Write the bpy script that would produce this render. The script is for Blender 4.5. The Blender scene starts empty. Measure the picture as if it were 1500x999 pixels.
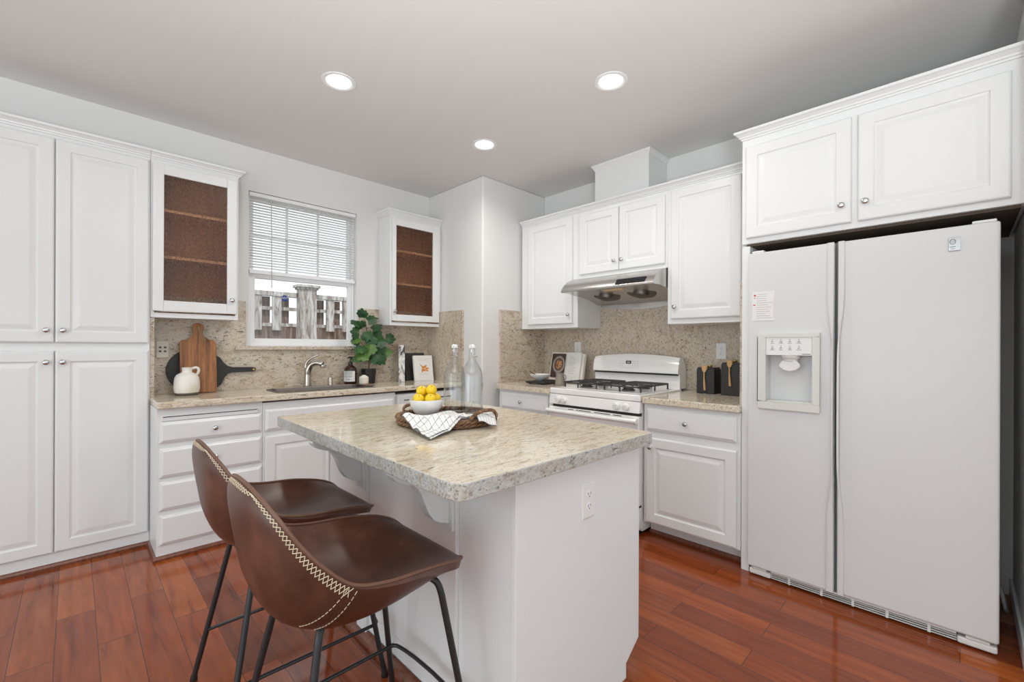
import bpy, bmesh, math, random
from mathutils import Vector, Matrix
random.seed(7)
sc = bpy.context.scene
COL = sc.collection
PI = math.pi

# ------------------------------------------------------------------ camera
F_PX, H_CAM, ROLL = 650.0, 1.24, math.radians(0.22)
th = math.atan2(658, 650)
cam = bpy.data.cameras.new('camera')
co = bpy.data.objects.new('camera', cam); COL.objects.link(co)
fw = Vector((math.cos(th), math.sin(th), 0)); rt = Vector((math.sin(th), -math.cos(th), 0)); up = Vector((0, 0, 1))
r2 = rt*math.cos(ROLL) + up*math.sin(ROLL); u2 = up*math.cos(ROLL) - rt*math.sin(ROLL)
m = Matrix((r2, u2, -fw)).transposed().to_4x4(); m.translation = (0, 0, H_CAM)
co.matrix_world = m
cam.sensor_fit = 'HORIZONTAL'; cam.sensor_width = 36; cam.lens = F_PX*36/1500
cam.shift_y = 8.0/1500; cam.clip_start = 0.05; cam.clip_end = 200
sc.camera = co

# ------------------------------------------------------------------ light
sc.view_settings.view_transform = 'Standard'; sc.view_settings.look = 'None'
sc.view_settings.gamma = 1; sc.view_settings.use_curve_mapping = False
sc.view_settings.exposure = -0.17
w = bpy.data.worlds.new('World'); sc.world = w; w.use_nodes = True
bg = w.node_tree.nodes['Background']
bg.inputs[0].default_value = (0.925, 1.0, 1.04, 1); bg.inputs[1].default_value = 1.4

def area(name, loc, target, sx, sy, power, col):
    l = bpy.data.lights.new(name, 'AREA'); l.shape = 'RECTANGLE'; l.size = sx; l.size_y = sy
    l.energy = power; l.color = col
    o = bpy.data.objects.new(name, l); COL.objects.link(o); o.location = loc
    d = Vector(target) - Vector(loc)
    o.rotation_euler = d.to_track_quat('-Z', 'Y').to_euler()
    return o
# patio lamp: daylight from the glazed doors of the living room behind the camera
area('patio_daylight', (-2.6, -2.4, 1.5), (1.2, 1.6, 1.2), 2.6, 2.0, 12, (1.0, 0.99, 0.97))
area('side_fill', (-2.4, 0.9, 1.35), (0.7, 2.3, 0.9), 1.8, 1.8, 26, (0.88, 0.97, 1.0))  # unseen fill light added at the left to brighten the pantry side
# unseen fill light added behind the camera to brighten the ceiling
area('ceiling_fill', (-0.6, -0.7, 1.0), (0.0, 0.0, 2.73), 0.6, 0.6, 74, (0.93, 0.99, 1.0)).data.spread = math.radians(115)
sun = bpy.data.lights.new('sun', 'SUN'); sun.energy = 2.2; sun.angle = math.radians(3)
so_ = bpy.data.objects.new('sun', sun); COL.objects.link(so_); so_.rotation_euler = Vector((.25, .62, -1)).to_track_quat('-Z', 'Y').to_euler()

# ------------------------------------------------------------------ materials
def mat(name, col=(.8, .8, .8), rough=.5, metal=0, spec=.5, coat=0, alpha=None):
    m = bpy.data.materials.new(name); m.use_nodes = True
    b = m.node_tree.nodes['Principled BSDF']
    b.inputs['Base Color'].default_value = (*col, 1); b.inputs['Roughness'].default_value = rough
    b.inputs['Metallic'].default_value = metal; b.inputs['Specular IOR Level'].default_value = spec
    b.inputs['Coat Weight'].default_value = coat; b.inputs['Coat Roughness'].default_value = .06
    return m
def nd(m, t, **kw):
    n = m.node_tree.nodes.new(t)
    for k, v in kw.items():
        if k.startswith('i_'): n.inputs[k[2:].replace('_', ' ')].default_value = v
        else: setattr(n, k, v)
    return n
def lk(m, a, b): m.node_tree.links.new(a, b)
def bsdf(m): return m.node_tree.nodes['Principled BSDF']
def ramp(m, fac, stops):
    r = nd(m, 'ShaderNodeValToRGB'); e = r.color_ramp.elements
    while len(e) < len(stops): e.new(.5)
    for i, (p, c) in enumerate(stops): e[i].position = p; e[i].color = (*c, 1) if len(c) == 3 else c
    lk(m, fac, r.inputs[0]); return r
def mapped(m, scale=(1, 1, 1), rot=(0, 0, 0), coord='Object'):
    t = nd(m, 'ShaderNodeTexCoord'); mp = nd(m, 'ShaderNodeMapping')
    mp.inputs['Scale'].default_value = scale; mp.inputs['Rotation'].default_value = rot
    lk(m, t.outputs[coord], mp.inputs[0]); return mp.outputs[0]
def noise(m, vec, scale, detail=4, rough=.55, dist=0):
    n = nd(m, 'ShaderNodeTexNoise'); n.inputs['Scale'].default_value = scale; n.inputs['Detail'].default_value = detail
    n.inputs['Roughness'].default_value = rough; n.inputs['Distortion'].default_value = dist
    lk(m, vec, n.inputs['Vector']); return n
def mixc(m, fac, a, b, mode='MIX'):
    x = nd(m, 'ShaderNodeMix', data_type='RGBA', blend_type=mode)
    for s, v in ((0, fac), (6, a), (7, b)):
        if isinstance(v, (int, float)): x.inputs[s].default_value = v
        elif isinstance(v, tuple): x.inputs[s].default_value = (*v, 1)
        else: lk(m, v, x.inputs[s])
    return x.outputs[2]
def bump(m, h, strength=.2, dist=.01):
    b = nd(m, 'ShaderNodeBump'); b.inputs['Strength'].default_value = strength; b.inputs['Distance'].default_value = dist
    lk(m, h, b.inputs['Height']); lk(m, b.outputs[0], bsdf(m).inputs['Normal'])

WALL = mat('wall_paint', (.745, .74, .73), .75)
bump(WALL, noise(WALL, mapped(WALL), 160, 3).outputs[0], .06, .002)
CEIL = mat('ceiling_paint', (.73, .725, .715), .85)
CAB = mat('cabinet_white', (.775, .785, .785), .32)
APPL = mat('appliance_white', (.68, .685, .685), .34)
bump(APPL, noise(APPL, mapped(APPL), 260, 2).outputs[0], .05, .001)
APPL2 = mat('appliance_cream', (.68, .68, .64), .35)
ENAM = mat('enamel_white', (.86, .85, .83), .14, coat=.5)
PLAST = mat('plastic_white', (.80, .80, .78), .35)
VINYL = mat('vinyl_white', (.84, .85, .86), .4)
CHROME = mat('chrome', (.62, .62, .62), .10, 1)
STEEL = mat('brushed_steel', (.58, .56, .54), .27, 1)
bump(STEEL, noise(STEEL, mapped(STEEL, (3, 200, 200)), 3, 3).outputs[0], .04, .001)
SINKM = mat('sink_steel_shaded', (.15, .135, .125), .38, 1)  # steel darkened so its colour carries the shade at the sink cutout
SHADESTEEL = mat('recess_shade_steel', (.16, .145, .13), .4, 1)  # shade of the hood's fan recesses put into the steel colour
NICKEL = mat('brushed_nickel', (.52, .48, .43), .25, 1)
DARKM = mat('dark_gap', (.015, .014, .013), .6)
IRON = mat('cast_iron', (.03, .028, .027), .5)
BLACKM = mat('black_metal', (.018, .018, .02), .38)
BLACKW = mat('black_wood', (.022, .021, .021), .5)
BLACKP = mat('black_plastic', (.012, .012, .012), .35)
PANEL = mat('control_glass', (.012, .012, .014), .12)
CREAM = mat('outlet_ivory', (.72, .69, .60), .4)
SLOT = mat('slot_dark', (.05, .05, .05), .5)
CERAM = mat('white_ceramic', (.80, .79, .78), .12)
WAX = mat('candle_wax', (.83, .79, .70), .5)
PAPER = mat('paper_white', (.80, .79, .77), .6)
PAGE = mat('book_pages', (.78, .74, .68), .7)
INK = mat('ink_grey', (.25, .25, .25), .6)
INKL = mat('ink_light', (.48, .48, .48), .6)
INKD = mat('ink_black', (.02, .02, .02), .6)
RED = mat('ink_red', (.55, .06, .05), .6)
BLUE = mat('sticker_blue', (.015, .06, .30), .4)
STITCH = mat('cream_thread', (.62, .53, .38), .7)
AMBER = mat('amber_glass', (.035, .012, .006), .08)
GOLD = mat('brass', (.55, .36, .14), .28, 1)
ORANGE = mat('orange_print', (.65, .24, .05), .6)
STEM = mat('stem_brown', (.14, .07, .035), .7)
SOIL = mat('soil', (.03, .02, .012), .9)
PEWTER = mat('stoneware_grey', (.27, .24, .20), .45)
STONE = mat('jug_base_brown', (.09, .07, .05), .6)
WARMLENS = mat('lamp_lens', (.75, .55, .32), .25)  # warm colour stands in for the orange reflection in the lens

# jug glaze
JUG = mat('jug_glaze', (.80, .77, .72), .25)
j = noise(JUG, mapped(JUG), 9, 3)
lk(JUG, ramp(JUG, j.outputs[0], [(.45, (.80, .77, .72)), (.72, (.70, .62, .48))]).outputs[0], bsdf(JUG).inputs['Base Color'])

def granite(name, tint=(1, 1, 1), rough=.12, coarse=1.0, dark=1.0, rot=(.3, .2, .6), st=(.9, 2.4, 1.8)):
    m = mat(name, rough=rough, spec=.5)
    v = mapped(m, st, rot)
    T = lambda r_, g_, b_: (r_*tint[0], g_*tint[1], b_*tint[2])
    n1 = noise(m, v, 13*coarse, 6, .68, .5)
    c1 = ramp(m, n1.outputs[0], [(.32, T(.50, .41, .30)), (.44, T(.66, .575, .455)), (.55, T(.735, .675, .58)), (.70, T(.63, .57, .48))])
    n2 = noise(m, v, 52*coarse, 4, .7, .3)
    c2 = ramp(m, n2.outputs[0], [(.30, (.55, .49, .43)), (.45, (1, 1, 1)), (.60, (1, 1, 1)), (.72, (1.13, 1.11, 1.08))])
    a = mixc(m, .85, c1.outputs[0], c2.outputs[0], 'MULTIPLY')
    n3 = noise(m, mapped(m, (st[0], st[1]*1.25, st[2]*1.2), rot), 44*coarse, 3, .68, .6)
    f3 = ramp(m, n3.outputs[0], [(.585, (0, 0, 0)), (.63, (1, 1, 1))])
    n4 = noise(m, v, 6*coarse, 3, .5)
    f4 = ramp(m, n4.outputs[0], [(.40, (.12, .12, .12)), (.60, (1, 1, 1))])
    ff = nd(m, 'ShaderNodeMath', operation='MULTIPLY'); lk(m, f3.outputs[0], ff.inputs[0]); lk(m, f4.outputs[0], ff.inputs[1])
    fg = nd(m, 'ShaderNodeMath', operation='MULTIPLY'); lk(m, ff.outputs[0], fg.inputs[0]); fg.inputs[1].default_value = min(1, .8*dark)
    b = mixc(m, fg.outputs[0], a, (.085, .065, .055))
    n5 = noise(m, mapped(m, (1.3, 1, 1), (.7, .1, .2)), 95*coarse, 2, .6)
    f5 = ramp(m, n5.outputs[0], [(.62, (0, 0, 0)), (.69, (.6*dark, .6*dark, .6*dark))])
    c = mixc(m, f5.outputs[0], b, (.15, .115, .10))
    lk(m, c, bsdf(m).inputs['Base Color'])
    return m
GRAN = granite('granite_polished', (1.0, .985, .945), .10, 1.0, 1.0, (0, 0, math.radians(48)), (.62, 2.7, 1.8))
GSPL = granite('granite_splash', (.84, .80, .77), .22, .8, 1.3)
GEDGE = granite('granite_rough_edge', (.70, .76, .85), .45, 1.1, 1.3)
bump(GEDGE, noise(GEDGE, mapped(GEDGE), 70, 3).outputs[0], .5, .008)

# plank floor: boards run along world Y
WOOD = mat('jatoba_planks', rough=.13, spec=.5)
def build_floor_mat(m):
    t = nd(m, 'ShaderNodeTexCoord'); sp = nd(m, 'ShaderNodeSeparateXYZ'); lk(m, t.outputs['Object'], sp.inputs[0])
    cb = nd(m, 'ShaderNodeCombineXYZ'); lk(m, sp.outputs[1], cb.inputs[0])
    ax = nd(m, 'ShaderNodeMath', operation='ADD'); lk(m, sp.outputs[0], ax.inputs[0]); ax.inputs[1].default_value = -.075 + 1.27
    lk(m, ax.outputs[0], cb.inputs[1])
    br = nd(m, 'ShaderNodeTexBrick'); br.offset = .37; br.offset_frequency = 2; br.squash = 1
    lk(m, cb.outputs[0], br.inputs['Vector'])
    br.inputs['Scale'].default_value = 1; br.inputs['Brick Width'].default_value = .95; br.inputs['Row Height'].default_value = .127
    br.inputs['Mortar Size'].default_value = .0011; br.inputs['Mortar Smooth'].default_value = .1
    br.inputs['Color1'].default_value = (0, 0, 0, 1); br.inputs['Color2'].default_value = (1, 1, 1, 1); br.inputs['Mortar'].default_value = (.5, .5, .5, 1)
    brightness = ramp(m, br.outputs['Color'], [(0, (.14, .027, .007)), (.3, (.31, .064, .012)), (.65, (.21, .041, .009)), (1, (.42, .105, .020))])
    # streaky grain along the boards, shifted per board
    mp = nd(m, 'ShaderNodeMapping'); mp.inputs['Scale'].default_value = (26, 2.2, 1)
    lk(m, t.outputs['Object'], mp.inputs[0])
    off = nd(m, 'ShaderNodeVectorMath', operation='ADD'); lk(m, mp.outputs[0], off.inputs[0])
    sc3 = nd(m, 'ShaderNodeVectorMath', operation='SCALE'); lk(m, br.outputs['Color'], sc3.inputs[0]); sc3.inputs['Scale'].default_value = 17
    lk(m, sc3.outputs[0], off.inputs[1])
    g = noise(m, off.outputs[0], 1.0, 6, .62, .5)
    gr = ramp(m, g.outputs[0], [(.26, (.36, .30, .28)), (.42, (.85, .82, .80)), (.55, (1, 1, 1)), (.74, (1.3, 1.4, 1.4))])
    c = mixc(m, .9, brightness.outputs[0], gr.outputs[0], 'MULTIPLY')
    pn = noise(m, mapped(m, (60, 9, 1)), 4, 3, .6)
    pf = ramp(m, pn.outputs[0], [(.66, (0, 0, 0)), (.72, (.6, .6, .6))])
    c = mixc(m, pf.outputs[0], c, (.07, .016, .008))
    c = mixc(m, br.outputs['Fac'], c, (.045, .018, .012))
    lk(m, c, bsdf(m).inputs['Base Color'])
    big = noise(m, mapped(m, (7, 2, 1)), 1.5, 3)
    rr = ramp(m, big.outputs[0], [(.3, (.09, .09, .09)), (.7, (.17, .17, .17))])
    lk(m, rr.outputs[0], bsdf(m).inputs['Roughness'])
    bump(m, br.outputs['Fac'], .25, .0015); m.node_tree.nodes['Bump'].invert = True
build_floor_mat(WOOD)
TRIMW = mat('trim_wood', (.16, .045, .02), .3, coat=.3)
g = noise(TRIMW, mapped(TRIMW, (20, 20, 3)), 3, 4)
lk(TRIMW, ramp(TRIMW, g.outputs[0], [(.3, (.09, .025, .012)), (.7, (.22, .065, .028))]).outputs[0], bsdf(TRIMW).inputs['Base Color'])

LEATH = mat('brown_leather', rough=.36)
g = noise(LEATH, mapped(LEATH), 7, 5, .65)
lk(LEATH, ramp(LEATH, g.outputs[0], [(.30, (.050, .020, .013)), (.52, (.088, .035, .022)), (.72, (.145, .062, .041))]).outputs[0], bsdf(LEATH).inputs['Base Color'])
g2 = noise(LEATH, mapped(LEATH), 220, 3)
bump(LEATH, g2.outputs[0], .12, .002)
PIPE = mat('leather_edge', (.15, .070, .042), .45)

BOARD = mat('board_wood', rough=.45)
g = noise(BOARD, mapped(BOARD, (22, 8, 1.6)), 2.2, 5, .6, .8)
lk(BOARD, ramp(BOARD, g.outputs[0], [(.32, (.13, .045, .015)), (.5, (.30, .12, .04)), (.7, (.42, .19, .07))]).outputs[0], bsdf(BOARD).inputs['Base Color'])
CABIN = mat('cabinet_interior', rough=.6)
g = noise(CABIN, mapped(CABIN, (30, 30, 2)), 2, 4)
lk(CABIN, ramp(CABIN, g.outputs[0], [(.3, (.42, .22, .115)), (.7, (.58, .33, .18))]).outputs[0], bsdf(CABIN).inputs['Base Color'])
SHELFE = mat('shelf_edge', (.80, .55, .34), .5)
SPOON = mat('spoon_wood', (.52, .32, .14), .5)
WICK = mat('wicker', rough=.6)
g = noise(WICK, mapped(WICK), 60, 3)
lk(WICK, ramp(WICK, g.outputs[0], [(.3, (.09, .04, .018)), (.6, (.24, .125, .06)), (.8, (.38, .23, .12))]).outputs[0], bsdf(WICK).inputs['Base Color'])
LEMON = mat('lemon_peel', (.86, .58, .015), .38)
bump(LEMON, noise(LEMON, mapped(LEMON), 180, 2).outputs[0], .2, .002)
LEAF2 = mat('young_leaf_green', (.085, .18, .03), .4)
LEAF = mat('leaf_green', rough=.4)
g = noise(LEAF, mapped(LEAF), 14, 3)
lk(LEAF, ramp(LEAF, g.outputs[0], [(.35, (.012, .045, .018)), (.55, (.024, .09, .024)), (.75, (.07, .17, .035))]).outputs[0], bsdf(LEAF).inputs['Base Color'])
FENCE = mat('weathered_wood', rough=.85)
g = noise(FENCE, mapped(FENCE, (9, 9, 1.5)), 3, 6, .7, .6)
lk(FENCE, ramp(FENCE, g.outputs[0], [(.34, (.16, .10, .075)), (.48, (.42, .38, .35)), (.58, (.62, .60, .57)), (.75, (.72, .73, .72))]).outputs[0], bsdf(FENCE).inputs['Base Color'])
FENCE2 = mat('brown_fence_boards', rough=.9)
g = noise(FENCE2, mapped(FENCE2, (12, 9, 1.2)), 3, 5, .7, .4)
lk(FENCE2, ramp(FENCE2, g.outputs[0], [(.34, (.09, .055, .04)), (.55, (.24, .17, .13)), (.72, (.42, .37, .32))]).outputs[0], bsdf(FENCE2).inputs['Base Color'])
GROUND = mat('yard_gravel', (.35, .33, .30), .95)

# cloth with thin grid
CLOTH = mat('tea_towel', (.82, .81, .79), .9, spec=.1)
def cloth_nodes(m):
    t = nd(m, 'ShaderNodeTexCoord'); s = nd(m, 'ShaderNodeSeparateXYZ'); lk(m, t.outputs['UV'], s.inputs[0])
    outs = []
    for k, (ch, n) in enumerate(((0, 13), (1, 7))):
        a = nd(m, 'ShaderNodeMath', operation='MULTIPLY'); lk(m, s.outputs[ch], a.inputs[0]); a.inputs[1].default_value = n
        b = nd(m, 'ShaderNodeMath', operation='FRACT'); lk(m, a.outputs[0], b.inputs[0])
        c = nd(m, 'ShaderNodeMath', operation='LESS_THAN'); lk(m, b.outputs[0], c.inputs[0]); c.inputs[1].default_value = .085
        outs.append(c.outputs[0])
    mx = nd(m, 'ShaderNodeMath', operation='MAXIMUM'); lk(m, outs[0], mx.inputs[0]); lk(m, outs[1], mx.inputs[1])
    nn = noise(m, mapped(m), 120, 2)
    q = nd(m, 'ShaderNodeMath', operation='MULTIPLY'); lk(m, mx.outputs[0], q.inputs[0])
    rr = ramp(m, nn.outputs[0], [(.4, (.45, .45, .45)), (.6, (1, 1, 1))]); lk(m, rr.outputs[0], q.inputs[1])
    lk(m, mixc(m, q.outputs[0], (.82, .81, .79), (.045, .05, .075)), bsdf(m).inputs['Base Color'])
cloth_nodes(CLOTH)

# clear glass that lets light straight through
def glass(name, tint=(1, 1, 1), refl=1.0):
    m = bpy.data.materials.new(name); m.use_nodes = True; nt = m.node_tree; nt.nodes.clear()
    o = nd(m, 'ShaderNodeOutputMaterial'); mx = nd(m, 'ShaderNodeMixShader')
    tr = nd(m, 'ShaderNodeBsdfTransparent'); tr.inputs[0].default_value = (*tint, 1)
    gl = nd(m, 'ShaderNodeBsdfGlossy'); gl.inputs['Roughness'].default_value = .02
    lw = nd(m, 'ShaderNodeLayerWeight'); pw = nd(m, 'ShaderNodeMath', operation='POWER'); lk(m, lw.outputs['Facing'], pw.inputs[0]); pw.inputs[1].default_value = 4.5
    mu = nd(m, 'ShaderNodeMath', operation='MULTIPLY_ADD'); lk(m, pw.outputs[0], mu.inputs[0]); mu.inputs[1].default_value = .8*refl; mu.inputs[2].default_value = .035*refl
    lk(m, mu.outputs[0], mx.inputs[0]); lk(m, tr.outputs[0], mx.inputs[1]); lk(m, gl.outputs[0], mx.inputs[2]); lk(m, mx.outputs[0], o.inputs[0])
    return m
GLASS = glass('window_glass')
BOTTLE = glass('bottle_glass', (.955, .965, .965), 1.6)
# pebbled cabinet glass: partly scattering, brown wood behind
def pebbled():
    m = glass('pebbled_glass', (.80, .72, .66), 1.0)
    v = mapped(m, (1, 1, .45)); n = noise(m, v, 170, 2, .6)
    b = nd(m, 'ShaderNodeBump'); b.inputs['Strength'].default_value = .5; b.inputs['Distance'].default_value = .004; lk(m, n.outputs[0], b.inputs['Height'])
    for x in m.node_tree.nodes:
        if x.type == 'BSDF_GLOSSY': lk(m, b.outputs[0], x.inputs['Normal']); x.inputs['Roughness'].default_value = .25
        if x.type == 'BSDF_TRANSPARENT':
            r = ramp(m, n.outputs[0], [(.34, (.62, .53, .47)), (.64, (.92, .86, .81))]); lk(m, r.outputs[0], x.inputs[0])
    return m
PEBBLE = pebbled()

def emis(name, col, s):
    m = mat(name, col, .5); b = bsdf(m); b.inputs['Emission Color'].default_value = (*col, 1); b.inputs['Emission Strength'].default_value = s
    return m
LAMP = emis('lamp_glow', (1, .97, .92), 9)
LED = emis('clock_digits', (.55, .75, .80), .6)

# ------------------------------------------------------------------ mesh helpers
class MB:
    def __init__(s): s.v = []; s.f = []; s.mi = []; s.uv = None
    def add(s, v, f, mi=0):
        o = len(s.v); s.v += [tuple(p) for p in v]; s.f += [tuple(i+o for i in q) for q in f]; s.mi += [mi]*len(f); return s
    def box(s, x0, x1, y0, y1, z0, z1, mi=0):
        v = [(x, y, z) for z in (z0, z1) for y in (y0, y1) for x in (x0, x1)]
        return s.add(v, [(0, 2, 3, 1), (4, 5, 7, 6), (0, 1, 5, 4), (2, 6, 7, 3), (0, 4, 6, 2), (1, 3, 7, 5)], mi)
    def prism(s, poly, a0, a1, axis='y', mi=0):
        # poly in the plane across `axis`: y->(x,z) x->(y,z) z->(x,y)
        def P(p, a): return {'y': (p[0], a, p[1]), 'x': (a, p[0], p[1]), 'z': (p[0], p[1], a)}[axis]
        n = len(poly); v = [P(p, a0) for p in poly] + [P(p, a1) for p in poly]
        f = [tuple(range(n)), tuple(range(2*n-1, n-1, -1))] + [(i, i+n, (i+1) % n+n, (i+1) % n) for i in range(n)]
        return s.add(v, f, mi)
    def tube(s, path, r, n=8, closed=False, mi=0):
        P = [Vector(p) for p in path]; N = len(P); rr = r if isinstance(r, (list, tuple)) else [r]*N
        v = []; prev = None
        for i, p in enumerate(P):
            if closed: t = (P[(i+1) % N]-P[i-1])
            else: t = (P[min(i+1, N-1)]-P[max(i-1, 0)])
            t.normalize()
            if prev is None:
                a = Vector((0, 0, 1)) if abs(t.z) < .9 else Vector((1, 0, 0))
                u = t.cross(a).normalized()
            else:
                u = (prev - t*prev.dot(t)).normalized()
            prev = u; w_ = t.cross(u)
            v += [p + (u*math.cos(2*PI*k/n) + w_*math.sin(2*PI*k/n))*rr[i] for k in range(n)]
        f = []
        for i in range(N if closed else N-1):
            j = (i+1) % N
            f += [(i*n+k, i*n+(k+1) % n, j*n+(k+1) % n, j*n+k) for k in range(n)]
        if not closed: f += [tuple(range(n-1, -1, -1)), tuple((N-1)*n+k for k in range(n))]
        return s.add(v, f, mi)
    def lathe(s, prof, n=24, c=(0, 0, 0), axis='z', mi=0):
        v = []
        for r, h in prof:
            for k in range(n):
                a = 2*PI*k/n; x, y = r*math.cos(a), r*math.sin(a)
                q = (x, y, h) if axis == 'z' else ((x, -h, y) if axis == '-y' else (h, x, y))
                v.append((q[0]+c[0], q[1]+c[1], q[2]+c[2]))
        f = []
        for i in range(len(prof)-1):
            f += [(i*n+k, i*n+(k+1) % n, (i+1)*n+(k+1) % n, (i+1)*n+k) for k in range(n)]
        if prof[0][0] > 1e-5: f.append(tuple(range(n-1, -1, -1)))
        if prof[-1][0] > 1e-5: f.append(tuple((len(prof)-1)*n+k for k in range(n)))
        return s.add(v, f, mi)
    def ball(s, c, rx, ry, rz, n=20, k=12, mi=0, fn=None):
        v = []; 
        for i in range(k+1):
            p = PI*i/k
            for jx in range(n):
                a = 2*PI*jx/n; q = Vector((math.sin(p)*math.cos(a), math.sin(p)*math.sin(a), math.cos(p)))
                if fn: q = fn(q)
                v.append((c[0]+q.x*rx, c[1]+q.y*ry, c[2]+q.z*rz))
        f = [(i*n+jx, (i+1)*n+jx, (i+1)*n+(jx+1) % n, i*n+(jx+1) % n) for i in range(k) for jx in range(n)]
        return s.add(v, f, mi)
    def rings(s, w_, h_, rings, mi=0):
        # rectangular panel in the XZ plane built from inset rings [(inset, y)], last one filled
        b = len(s.v)
        for ins, y in rings:
            s.v += [(ins, y, ins), (w_-ins, y, ins), (w_-ins, y, h_-ins), (ins, y, h_-ins)]
        f = [(b, b+3, b+2, b+1)]
        for i in range(len(rings)-1):
            o = b+i*4
            f += [(o+k, o+(k+1) % 4, o+4+(k+1) % 4, o+4+k) for k in range(4)]
        o = b+(len(rings)-1)*4; f.append((o, o+1, o+2, o+3))
        s.f += f; s.mi += [mi]*len(f); return s
    def build(s, name, mats, parent=None, smooth=False, bevel=0, seg=2, loc=None, rot=None, weld=True):
        me = bpy.data.meshes.new(name); me.from_pydata(s.v, [], s.f)
        if not isinstance(mats, (list, tuple)): mats = [mats]
        for q in mats: me.materials.append(q)
        for p, i in zip(me.polygons, s.mi): p.material_index = i
        bm = bmesh.new(); bm.from_mesh(me)
        if s.uv:
            pass
        if weld: bmesh.ops.remove_doubles(bm, verts=bm.verts, dist=1e-5)
        bmesh.ops.recalc_face_normals(bm, faces=bm.faces); bm.to_mesh(me); bm.free()
        if smooth:
            for p in me.polygons: p.use_smooth = True
            try: me.set_sharp_from_angle(angle=math.radians(40))
            except Exception: pass
        o = bpy.data.objects.new(name, me); COL.objects.link(o)
        if parent: o.parent = parent
        if loc: o.location = loc
        if rot: o.rotation_euler = rot
        if bevel:
            bv = o.modifiers.new('bevel', 'BEVEL'); bv.width = bevel; bv.segments = seg; bv.limit_method = 'ANGLE'; bv.angle_limit = math.radians(40)
        return o

def tag(o, label, cat, group=None):
    o['label'] = label; o['category'] = cat
    if group: o['group'] = group
    return o
def thing(name, label, cat, loc=(0, 0, 0), rz=0, group=None):
    o = bpy.data.objects.new(name, None); COL.objects.link(o); o.empty_display_size = .05
    o.location = loc; o.rotation_euler = (0, 0, rz)
    return tag(o, label, cat, group)
def struct(o): o['kind'] = 'structure'; return o
def text_obj(s, size, name, material, parent, loc, rot, extrude=.0004, align='CENTER', scale=(1, 1, 1)):
    cu = bpy.data.curves.new(name, 'FONT'); cu.body = s; cu.size = size; cu.align_x = align; cu.align_y = 'CENTER'; cu.extrude = extrude
    t = bpy.data.objects.new(name+'_tmp', cu); COL.objects.link(t)
    bpy.context.view_layer.update()
    me = bpy.data.meshes.new_from_object(t.evaluated_get(bpy.context.evaluated_depsgraph_get()))
    bpy.data.objects.remove(t); bpy.data.curves.remove(cu)
    me.materials.clear(); me.materials.append(material)
    o = bpy.data.objects.new(name, me); COL.objects.link(o); o.parent = parent; o.location = loc; o.rotation_euler = rot; o.scale = scale
    return o
def crom(pts, n):
    P = [Vector(p) for p in pts]; out = []
    for i in range(len(P)-1):
        a, b, c, d = P[max(i-1, 0)], P[i], P[i+1], P[min(i+2, len(P)-1)]
        for k in range(n):
            t = k/n
            out.append(.5*((2*b)+(c-a)*t+(2*a-5*b+4*c-d)*t*t+(3*b-a-3*c+d)*t**3))
    out.append(P[-1]); return out
def sweep(mb, path, prof, mi=0):
    # profile [(outward, z)] swept along an XY path with mitred corners (outward = right of travel)
    P = [Vector((p[0], p[1])) for p in path]; N = len(P); n = len(prof); v = []
    for i, p in enumerate(P):
        d1 = (P[i]-P[i-1]).normalized() if i else None; d2 = (P[i+1]-P[i]).normalized() if i < N-1 else None
        n1 = Vector((d1.y, -d1.x)) if d1 else None; n2 = Vector((d2.y, -d2.x)) if d2 else None
        if n1 and n2: mit = (n1+n2).normalized(); mit = mit/mit.dot(n1)
        else: mit = n1 or n2
        v += [(p.x+mit.x*a, p.y+mit.y*a, z) for a, z in prof]
    f = [(i*n+k, i*n+(k+1) % n, (i+1)*n+(k+1) % n, (i+1)*n+k) for i in range(N-1) for k in range(n)]
    f += [tuple(range(n)), tuple((N-1)*n+k for k in range(n-1, -1, -1))]
    return mb.add(v, f, mi)

RZ = -PI/2     # things on the range wall face -X
ZC = 2.73      # ceiling
YW = 3.76      # window wall
XA = 2.53      # alcove wall / pillar
YP = 2.93      # pillar return
XR = 3.35      # range wall
YE = -0.185    # end wall beside the fridge

# ------------------------------------------------------------------ setting
struct(MB().box(-3.2, XR+.1, -3.6, YW+.12, -.06, 0).build('floor', WOOD))
struct(MB().box(-3.2, XR+.1, -3.6, YW+.12, ZC, ZC+.08).build('ceiling', CEIL))
wx0, wx1, wz0, wz1 = .932, 1.778, 1.236, 2.405
mb = MB()
mb.box(-3.2, wx0, YW, YW+.12, 0, ZC); mb.box(wx1, XA, YW, YW+.12, 0, ZC)
mb.box(wx0, wx1, YW, YW+.12, 0, wz0); mb.box(wx0, wx1, YW, YW+.12, wz1, ZC)
struct(mb.build('wall_left', WALL))
struct(MB().box(XA, XR, YP, YW+.12, 0, ZC).build('wall_corner', WALL, bevel=.012, seg=3))
struct(MB().box(XR, XR+.1, YE-.2, YP+.2, 0, ZC).build('wall_right', WALL))
struct(MB().box(2.50, XR, YE-.13, YE, 0, ZC).build('wall_end', WALL, bevel=.01))
struct(MB().box(2.50, XR, YE, YE+.013, 0.0, .09).build('baseboard_end', CAB, bevel=.004))

# shoe mouldings of dark wood round the cabinets (structure)
SH = [(0, 0), (.016, 0), (.016, .012), (.010, .022), (.0, .026)]
def trim(n, path, prof=SH):
    return struct(sweep(MB(), path, prof).build('trim_%d' % n, TRIMW))
trim(1, [(-.62, 3.545), (.3375, 3.545), (.3375, 3.235), (1.86, 3.235)])
trim(2, [(2.752, 1.46), (2.752, .862)])
trim(3, [(.8848, 2.16), (.8848, .892)], [(0, 0), (.030, 0), (.030, .010), (.026, .020), (.018, .030), (.008, .038), (0, .042)])

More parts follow.
